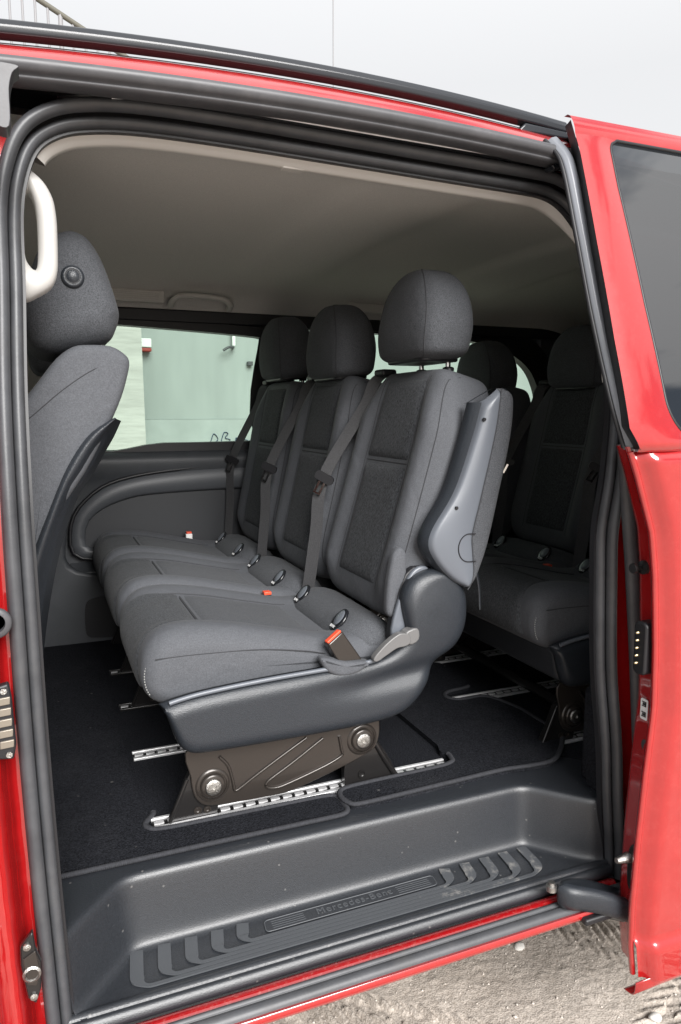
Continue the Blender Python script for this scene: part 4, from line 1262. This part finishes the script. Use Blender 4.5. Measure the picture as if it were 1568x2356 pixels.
def make_bench():
    root = empty('passenger_bench', (0.42, 1.68, 0.54))
    make_seat(root, CY[0])
    make_seat(root, CY[1], dz=-0.026, rec=-3.0)
    obj('seat_pan', pan_geo(1.262, 2.085), 'door_trim_dark', root, bevel=0.012)
    frame_set(root, 1.279, 1)
    frame_set(root, 1.862, 1)
    obj('cross_tube', merge(tube([(0.30, 1.29, 0.60), (0.30, 2.0, 0.60)], 0.014, 10), tube([(0.55, 1.29, 0.65), (0.55, 2.0, 0.65)], 0.014, 10)), 'black_metal', root)
    # plastic side shield
    top = smooth([(0.172, 0.790), (0.20, 0.797), (0.248, 0.804), (0.35, 0.811), (0.470, 0.815), (0.560, 0.817), (0.610, 0.828), (0.640, 0.849), (0.655, 0.872), (0.648, 0.905), (0.643, 0.935), (0.652, 0.962), (0.672, 0.980), (0.700, 0.989), (0.730, 0.987)], 5)
    bot = smooth([(0.186, 0.770), (0.198, 0.728), (0.212, 0.702), (0.235, 0.691), (0.35, 0.688), (0.50, 0.688), (0.585, 0.691), (0.640, 0.700), (0.672, 0.718), (0.699, 0.750), (0.725, 0.793), (0.765, 0.826), (0.787, 0.868), (0.787, 0.928), (0.765, 0.968)], 5)
    # the upper edge wraps to the cushion; the surface bulges outwards
    NU, NV = 90, 26
    T, Bt = resample(top, NU), resample(bot, NU)
    def sh(u, v):
        k = min(NU-1, int(round(u*(NU-1))))
        a, b = T[k], Bt[k]
        x = a[0]+(b[0]-a[0])*v; z = a[1]+(b[1]-a[1])*v
        e = min(v, 1-v)*math.hypot(a[0]-b[0], a[1]-b[1])
        eu = min(u, 1-u)*0.9
        e = min(e, eu)
        r_ = 0.030
        rim_ = 0.026*(1-math.sqrt(max(0, 1-(1-min(1, e/r_))**2)))
        fold = 0.014*math.exp(-((z-0.775-0.10*max(0, x-0.55))/0.022)**2)*sstep(0.40, 0.66, x)
        disc = -0.006*sstep(0.10, 0.02, math.hypot(x-0.715, z-0.895))
        return (x, 1.229+rim_+fold+disc, z)
    obj('side_shield', grid(sh, NU, NV), 'plastic', root, solid=0.004)
    obj('shield_piping', tube([(x, 1.236, z+0.002) for x, z in T[2:56]], 0.0045, 8), 'plastic_light', root)
    obj('hinge_cheek', prism(smooth([(0.625, 0.86), (0.640, 0.93), (0.668, 0.985), (0.70, 0.995), (0.72, 0.96), (0.70, 0.90), (0.66, 0.85)], 4, True), 1.250, 1.262), 'plastic_light', root, bevel=0.004)
    obj('hinge_body', prism(smooth([(0.63, 0.82), (0.66, 0.98), (0.74, 0.98), (0.78, 0.90), (0.74, 0.80)], 4, True), 1.262, 1.285), 'black', root, bevel=0.004)
    # recline lever
    lv = smooth([(0.572, 0.828), (0.578, 0.838), (0.600, 0.858), (0.625, 0.873), (0.640, 0.873), (0.650, 0.868), (0.651, 0.853), (0.640, 0.847), (0.622, 0.845), (0.600, 0.834), (0.580, 0.824)], 4, True)
    le = obj('recline_lever', prism(lv, 1.220, 1.236), 'lever_grey', root, bevel=0.004)
    obj('lever_collar', prism(smooth([(0.640, 0.872), (0.668, 0.880), (0.671, 0.856), (0.650, 0.848)], 3, True), 1.222, 1.245), 'lever_grey', le, bevel=0.003)
    # fabric pouch with belt buckle
    pouch = pillow(smooth([(0.470, 0.842), (0.478, 0.818), (0.50, 0.803), (0.53, 0.800), (0.556, 0.808), (0.568, 0.822), (0.52, 0.828)], 4, True), 1.243, 0.014, 0.008)
    obj('buckle_pouch', pouch, 'fabric_smooth', root)
    M = Matrix.Translation((0.515, 1.252, 0.850)) @ Matrix.Rotation(rad(-32), 4, 'Y') @ Matrix.Rotation(rad(10), 4, 'Z')
    def xform(geo): return [tuple(M @ Vector(v)) for v in geo[0]], geo[1]
    bu = obj('belt_buckle', xform(prism([(-0.022, -0.045), (-0.019, 0.028), (0.019, 0.028), (0.022, -0.045)], -0.011, 0.011)), 'brown_metal', root, bevel=0.003)
    obj('release_button', xform(box(-0.0175, 0.0175, -0.0085, 0.004, 0.0275, 0.0325)), 'red_button', bu, bevel=0.0015)
    obj('buckle_slot', xform(box(-0.0145, 0.0145, 0.0045, 0.0085, 0.0275, 0.0300)), 'black', bu)
    # second buckle between the two places
    obj('belt_buckle', box(0.487, 0.507, 1.668, 1.690, 0.825, 0.857), 'black', root, bevel=0.003)
    obj('release_button', box(0.488, 0.506, 1.669, 1.689, 0.8575, 0.865), 'red_button', root, bevel=0.0015)
    # folded-up armrest: plastic shell in front, fabric pad behind
    A_front = smooth([(0.786, 1.318), (0.768, 1.25), (0.733, 1.148), (0.687, 1.074), (0.680, 1.040), (0.700, 1.005), (0.735, 0.970), (0.768, 0.951)], 6)
    A_mid = smooth([(0.838, 1.345), (0.827, 1.26), (0.797, 1.13), (0.780, 1.06), (0.782, 1.02), (0.785, 0.985), (0.780, 0.962), (0.772, 0.950)], 6)
    A_back = smooth([(0.860, 1.346), (0.876, 1.325), (0.872, 1.25), (0.846, 1.126), (0.826, 1.04), (0.812, 1.0), (0.795, 0.965), (0.776, 0.949)], 6)
    NU = 50
    Af, Am, Ab = resample(A_front, NU), resample(A_mid, NU), resample(A_back, NU)
    def strip(Aa, Bb, ya, yb2, bulge, r0, r1_):
        def fn(u, v):
            k = min(NU-1, int(round(u*(NU-1))))
            a, b = Aa[k], Bb[k]
            x = a[0]+(b[0]-a[0])*v; z = a[1]+(b[1]-a[1])*v
            wdt = math.hypot(a[0]-b[0], a[1]-b[1])
            y = ya+(yb2-ya)*v-bulge*math.sin(math.pi*v)
            e0, e1 = v*wdt, (1-v)*wdt
            if r0: y += r0*(1-math.sqrt(max(0, 1-(1-min(1, e0/r0))**2)))
            if r1_: y += r1_*(1-math.sqrt(max(0, 1-(1-min(1, e1/r1_))**2)))
            eu = min(u, 1-u)*0.42
            y += 0.016*(1-math.sqrt(max(0, 1-(1-min(1, eu/0.016))**2)))
            return (x, y, z)
        return fn
    Ag = [(x+0.017*(1-q/(NU-1)*0.6), z) for q, (x, z) in enumerate(Af)]
    shell = obj('armrest', grid(strip(Ag, Am, 1.216, 1.210, 0.004, 0.010, 0.002), NU, 26), 'plastic_light', root)
    # side wall of the shell turning in towards the seat
    wallr = [[(x, 1.2255, z) for x, z in Ag], [(x*0.35+f[0]*0.65, 1.236, z) for (x, z), f in zip(Ag, Af)], [(x, 1.252, z) for x, z in Af], [(x+0.012, 1.272, z) for x, z in Af]]
    obj('armrest_wall', loft(wallr, False, False), 'plastic', shell)
    obj('armrest_pad', grid(strip(Am, Ab, 1.212, 1.216, 0.003, 0.002, 0.016), NU, 16), 'fabric', shell)
    obj('armrest_back', loft([[(x, 1.229, z) for x, z in Ab], [(x-0.004, 1.262, z) for x, z in Ab]], False, False), 'fabric', shell)
    obj('armrest_top', loft([[(p[0]*0.5+q[0]*0.5+(p[0]-q[0])*0.5*math.cos(a), 1.243-0.026*math.sin(a)*0.9, (p[1]+q[1])/2+(p[1]-q[1])*0.5*math.cos(a)+0.004*math.sin(a)) for a in [math.pi*k/10 for k in range(11)]] for p, q in ((Ag[0], Ab[0]), (Ag[2], Ab[2]))], False, False), 'plastic', shell)
    obj('armrest_cap', loft([[(p[0], 1.245, p[1]) for p in (Af[0], Am[0], Ab[0])], [(p[0], 1.266, p[1]-0.004) for p in (Af[0], Am[0], Ab[0])]], False, False), 'plastic', shell)
    obj('seam', tube([(x, 1.2105, z) for x, z in Am], 0.0011, 5), 'thread_shade', shell)
    dsh = [(0.786, 1.062), (0.765, 1.062), (0.752, 1.052), (0.747, 1.035), (0.752, 1.018), (0.765, 1.008), (0.788, 1.007)]
    obj('armrest_button', tube([(x, 1.2075, z) for x, z in smooth(dsh, 5)], 0.0011, 5), 'black', shell)
    for (x, z) in ((0.800, 1.285), (0.742, 1.115)):
        obj('armrest_screw', lathe([(0.0, -0.001), (0.0035, -0.001), (0.0035, 0.003)], (x, 1.2095, z), 'y', 10), 'black', shell)
    obj('belt_loop', ribbon(smooth([(0.80, 1.225, 0.985), (0.808, 1.225, 0.95), (0.812, 1.225, 0.905)], 4), 0.012, 0.001, (0.6, 0.8, 0)), 'plastic', root)
    # side bolster wings at the foot of the backrest
    obj('bolster_wing', pillow(smooth([(0.622, 0.905), (0.624, 0.96), (0.635, 1.02), (0.650, 1.034), (0.664, 1.02), (0.664, 0.97), (0.650, 0.91), (0.636, 0.892)], 4, True), 1.276, 0.012, 0.009), 'fabric_smooth', root)
    near = CY[0]-0.190
    i0 = min(range(len(CPROF)), key=lambda i: abs(CPROF[i][0]-0.225)+(0 if CPROF[i][1] > 0.85 else 9))
    i1 = min(range(len(CPROF)), key=lambda i: abs(CPROF[i][1]-0.79)+(0 if CPROF[i][0] < 0.2 else 9))
    st = resample(inset_poly(CPROF, 0.006)[i0:i1+1], 60)
    for q in range(0, 58, 2):
        pass
    stitch = []
    for q in range(0, 58, 2):
        a_, b_ = st[q], st[q+1]
        stitch.append(tube([(a_[0]-0.001, near+0.002*0, a_[1]), (b_[0]-0.001, near, b_[1])], 0.0009, 4))
    obj('stitching', merge(*stitch), 'thread_light', root)
    obj('seam', tube([(x, CY[0]-0.2035, z) for x, z in smooth([(0.17, 0.868), (0.24, 0.868), (0.36, 0.862), (0.45, 0.848), (0.49, 0.838)], 6)], 0.0012, 5), 'thread_shade', root)
    return root

def make_single():
    root = empty('rear_chair', (0.42, CY[2], 0.54))
    make_seat(root, CY[2], dz=-0.012, rec=-4.6)
    obj('seat_pan', pan_geo(CY[2]-0.20, CY[2]+0.19), 'door_trim_dark', root, bevel=0.012)
    frame_set(root, 2.135, 1)
    frame_set(root, 2.42, 1)
    obj('belt_buckle', box(0.450, 0.472, 2.478, 2.500, 0.845, 0.885), 'lamp_white', root, bevel=0.003)
    obj('release_button', box(0.452, 0.470, 2.479, 2.4985, 0.8855, 0.892), 'red_button', root, bevel=0.0015)
    return root

def copy_tree(o, parent=None, dx=0.0):
    c = o.copy()
    COL.objects.link(c)
    c.parent = parent
    if parent is None: c.location = o.location+Vector((dx, 0, 0))
    for ch in [q for q in list(COL.objects) if q.parent == o]:
        copy_tree(ch, c)
    return c

bench = make_bench()
tag(bench, 'dark grey two-place fabric bench nearest the open door, armrest folded up', 'bench', 'passenger seating rows')
single = make_single()
tag(single, 'dark grey single seat beside the far window, in the row at the door', 'seat', 'passenger seating rows')
bench3 = copy_tree(bench, None, 0.84)
tag(bench3, 'shaded rear-row bench at the right, behind the bench with the folded armrest', 'bench', 'passenger seating rows')
single3 = copy_tree(single, None, 0.765)
for ch in COL.objects:
    if ch.name.startswith(('headrest', 'post_guide')) and not ch.name.startswith('headrest_base'):
        if ch.parent == single3 and ch.name.startswith('headrest') and 'post' not in ch.name: ch.location.z -= 0.048
        if ch.parent == bench3 and ch.name.startswith('headrest') and 'post' not in ch.name: ch.location.z -= 0.014
tag(single3, 'rearmost far-side seat, only its dark headrest showing before the rear window', 'seat', 'passenger seating rows')

# ------------------------------------------------------------------ front seat
fs = empty('front_seat', (-0.05, 1.50, 0.54))
tag(fs, 'front seat at left seen from the side, its headrest with round button', 'seat')
FB = smooth([(-0.30, 0.60), (-0.22, 0.90), (-0.16, 1.12), (-0.10, 1.25), (-0.035, 1.298), (-0.017, 1.321), (0.004, 1.348), (0.034, 1.386), (0.060, 1.405), (0.085, 1.409), (0.118, 1.408), (0.138, 1.398), (0.148, 1.385), (0.145, 1.363), (0.133, 1.324), (0.112, 1.278), (0.070, 1.20), (0.025, 1.13), (0.00, 1.048), (-0.025, 0.946), (-0.06, 0.75), (-0.10, 0.58)], 3, True)
fsb = obj('backrest', pillow(FB, 1.505, 0.225, 0.014, nseg=6), 'fabric_smooth', fs)
FT = smooth([(-0.06, 1.262), (-0.019, 1.284), (0.037, 1.332), (0.082, 1.364), (0.119, 1.381), (0.138, 1.384)], 5)
obj('seam', tube([(x, 1.2805+0.010*sstep(0.09, 0.14, x), z) for x, z in FT], 0.0012, 5), 'thread_shade', fsb)
sf = resample(smooth([(0.119, 1.290), (0.086, 1.270), (0.063, 1.245), (0.036, 1.200), (0.007, 1.133), (-0.021, 1.063), (-0.045, 0.98), (-0.08, 0.85), (-0.12, 0.65)], 5), 50)
sr = resample(smooth([(0.124, 1.288), (0.110, 1.259), (0.096, 1.236), (0.070, 1.191), (0.050, 1.165), (0.024, 1.100), (0.008, 1.046), (-0.013, 0.948), (-0.045, 0.75), (-0.09, 0.57)], 5), 50)
def shl(u, v):
    k = min(49, int(round(u*49)))
    a, b = sf[k], sr[k]
    x = a[0]+(b[0]-a[0])*v; z = a[1]+(b[1]-a[1])*v
    y = 1.272+0.030*v*v-0.008*math.sin(math.pi*min(1, v*1.4))+0.010*max(0, 1-v/0.08)
    return (x, y, z)
obj('back_shell', grid(shl, 50, 16), 'plastic', fs)
obj('back_shell_rear', loft([[(x, 1.302, z) for x, z in sr], [(x+0.012, 1.34, z-0.004) for x, z in sr], [(x+0.014, 1.50, z-0.004) for x, z in sr], [(x+0.010, 1.70, z) for x, z in sr]], False, False), 'plastic', fs)
FH = smooth([(0.004, 1.538), (0.017, 1.568), (0.036, 1.589), (0.061, 1.600), (0.078, 1.599), (0.095, 1.589), (0.111, 1.565), (0.124, 1.533), (0.137, 1.489), (0.141, 1.465), (0.134, 1.440), (0.121, 1.421), (0.062, 1.405), (0.025, 1.398), (-0.004, 1.412), (-0.016, 1.45), (-0.010, 1.50)], 4, True)
fh = obj('headrest', pillow(FH, 1.475, 0.165, 0.05, nseg=10, scale=0.55), 'fabric', fs)
obj('seam', tube([(x, y, z) for x, y, z in smooth([(0.062, 1.3145, 1.552), (0.046, 1.3135, 1.540), (0.037, 1.314, 1.500), (0.040, 1.316, 1.472), (0.048, 1.323, 1.440), (0.056, 1.336, 1.418)], 5)], 0.0012, 5), 'thread_shade', fh)
bt = obj('headrest_button', lathe([(0.0185, 0.006), (0.0185, -0.001), (0.016, -0.0055), (0.0125, -0.0065), (0.0112, -0.0055), (0.0105, -0.0065), (0.0, -0.0068)], (0.0655, 1.310, 1.5185), 'y', 26), 'plastic', fs)
obj('button_ring', lathe([(0.0113, -0.0062), (0.0113, -0.0070), (0.0104, -0.0070), (0.0104, -0.0062)], (0.0655, 1.310, 1.5185), 'y', 26), 'black', bt)
obj('headrest_post', tube([(0.112, 1.40, 1.38), (0.110, 1.40, 1.44)], 0.006, 12), 'chrome', fs)
obj('headrest_post', tube([(0.112, 1.55, 1.38), (0.110, 1.55, 1.44)], 0.006, 12), 'chrome', fs)
obj('seat_cushion', pillow(smooth([(-0.65, 0.80), (-0.62, 0.90), (-0.50, 0.92), (-0.30, 0.88), (-0.15, 0.86), (-0.12, 0.72), (-0.62, 0.72)], 4, True), 1.505, 0.235, 0.04), 'fabric', fs)
obj('seat_base', box(-0.58, -0.14, 1.30, 1.70, 0.54, 0.73), 'black', fs, bevel=0.02)

fs2 = copy_tree(fs, None, 0.0)
fs2.location.y += 0.74
tag(fs2, 'second front seat, almost hidden behind the headrest with round button', 'seat')

# ================================================================== FLOOR MATS
def floor_mat(label, poly, seam_idx, z=0.5455):
    P = smooth(poly, 4, True)
    mt = obj('floor_mat', prism(P, 0.5405, z, 'z'), 'mat_carpet', None, smooth_=False)
    tag(mt, label, 'mat', 'textile floor mats')
    # bound edge with tight stitches
    i0_, i1_ = seam_idx
    Q = [P[i % len(P)] for i in range(i0_*4, i1_*4+1)]
    edge = resample([(p[0], p[1], z) for p in Q], int(sum(math.dist(Q[i], Q[i-1]) for i in range(1, len(Q)))/0.0016))
    rings = []
    for i, (p, t, u, s) in enumerate(frames(edge, False, (0, 0, 1))):
        r_ = (0.0058 if i % 2 == 0 else 0.0046)
        rings.append([p+s*(r_*math.cos(a))+u*(r_*0.8*math.sin(a)) for a in [2*math.pi*k/8 for k in range(8)]])
    obj('binding', loft(rings, True, True), 'binding', mt, smooth_=True)
    return mt
floor_mat('black carpet mat under the bench front, left of the overlapping second mat',
          [(-0.45, 1.197), (-0.2, 1.195), (0.20, 1.193), (0.44, 1.190), (0.490, 1.190), (0.507, 1.197), (0.512, 1.215), (0.512, 1.243), (0.505, 1.260), (0.47, 1.266), (0.20, 1.270), (0.160, 1.275), (0.147, 1.288), (0.146, 1.302), (0.157, 1.318), (0.165, 1.335), (0.150, 1.36), (0.145, 1.55), (0.145, 2.3), (0.12, 2.40), (-0.45, 2.40)], (0, 15))
floor_mat('black carpet mat right of the bench foot, its corner cut off at an angle',
          [(0.520, 1.210), (0.535, 1.203), (0.60, 1.203), (0.75, 1.208), (0.87, 1.211), (0.93, 1.204), (0.975, 1.202), (1.008, 1.212), (1.048, 1.245), (1.085, 1.285), (1.097, 1.31), (1.098, 1.40), (1.095, 1.48), (1.06, 1.565), (0.99, 1.572), (0.966, 1.59), (0.966, 1.615), (0.99, 1.632), (1.06, 1.645), (1.08, 1.70), (1.08, 1.84), (1.0, 1.858), (0.97, 1.88), (1.0, 1.91), (1.04, 1.95), (1.0, 2.4), (0.83, 2.4), (0.80, 2.3), (0.80, 1.37), (0.79, 1.335), (0.80, 1.318), (0.797, 1.300), (0.790, 1.284), (0.76, 1.275), (0.60, 1.272), (0.535, 1.268), (0.517, 1.258), (0.512, 1.235)], (30, 56), 0.5520)

# ================================================================== PEBBLES
GV, GF = [], []
ico = [(0, 0, 1), (0.9, 0, 0.2), (0.28, 0.85, 0.2), (-0.72, 0.53, 0.2), (-0.72, -0.53, 0.2), (0.28, -0.85, 0.2), (0, 0, -0.6)]
icf = [(0, 1, 2), (0, 2, 3), (0, 3, 4), (0, 4, 5), (0, 5, 1), (6, 2, 1), (6, 3, 2), (6, 4, 3), (6, 5, 4), (6, 1, 5)]
for k in range(5200):
    x, y = random.uniform(0.15, 1.95), random.uniform(0.55, 1.55)
    r_ = 0.0009+0.0030*random.random()**5
    if random.random() < 0.02: r_ *= 1.8
    th = random.random()*6.28
    zz = 0.006+gz(x, y)+r_*0.2
    o = len(GV)
    for vx, vy, vz in ico:
        f = r_*random.uniform(0.75, 1.25)
        GV.append((x+f*(vx*math.cos(th)-vy*math.sin(th)), y+f*(vx*math.sin(th)+vy*math.cos(th)), zz+f*0.8*vz))
    GF += [tuple(i+o for i in q) for q in icf]
gvl = obj('gravel', (GV, GF), 'grit', smooth_=False)
gvl['kind'] = 'stuff'
gvl['label'] = 'fine pale grit scattered over the sand'

for (x, y, r_, lab) in [(0.55, 1.21, 0.013, 'oval pale pebble just below the sill, nearest the left'),
                        (1.52, 1.06, 0.013, 'pale pebble on the sand at the right picture edge'),
                        (1.02, 1.33, 0.012, 'white pebble among the tyre marks below the door arm'),
                        (1.16, 1.04, 0.012, 'pale pebble low in the middle of the tyre tracks'),
                        (1.33, 1.18, 0.011, 'small pale pebble below the slid door corner')]:
    pebble(x, y, r_, lab)
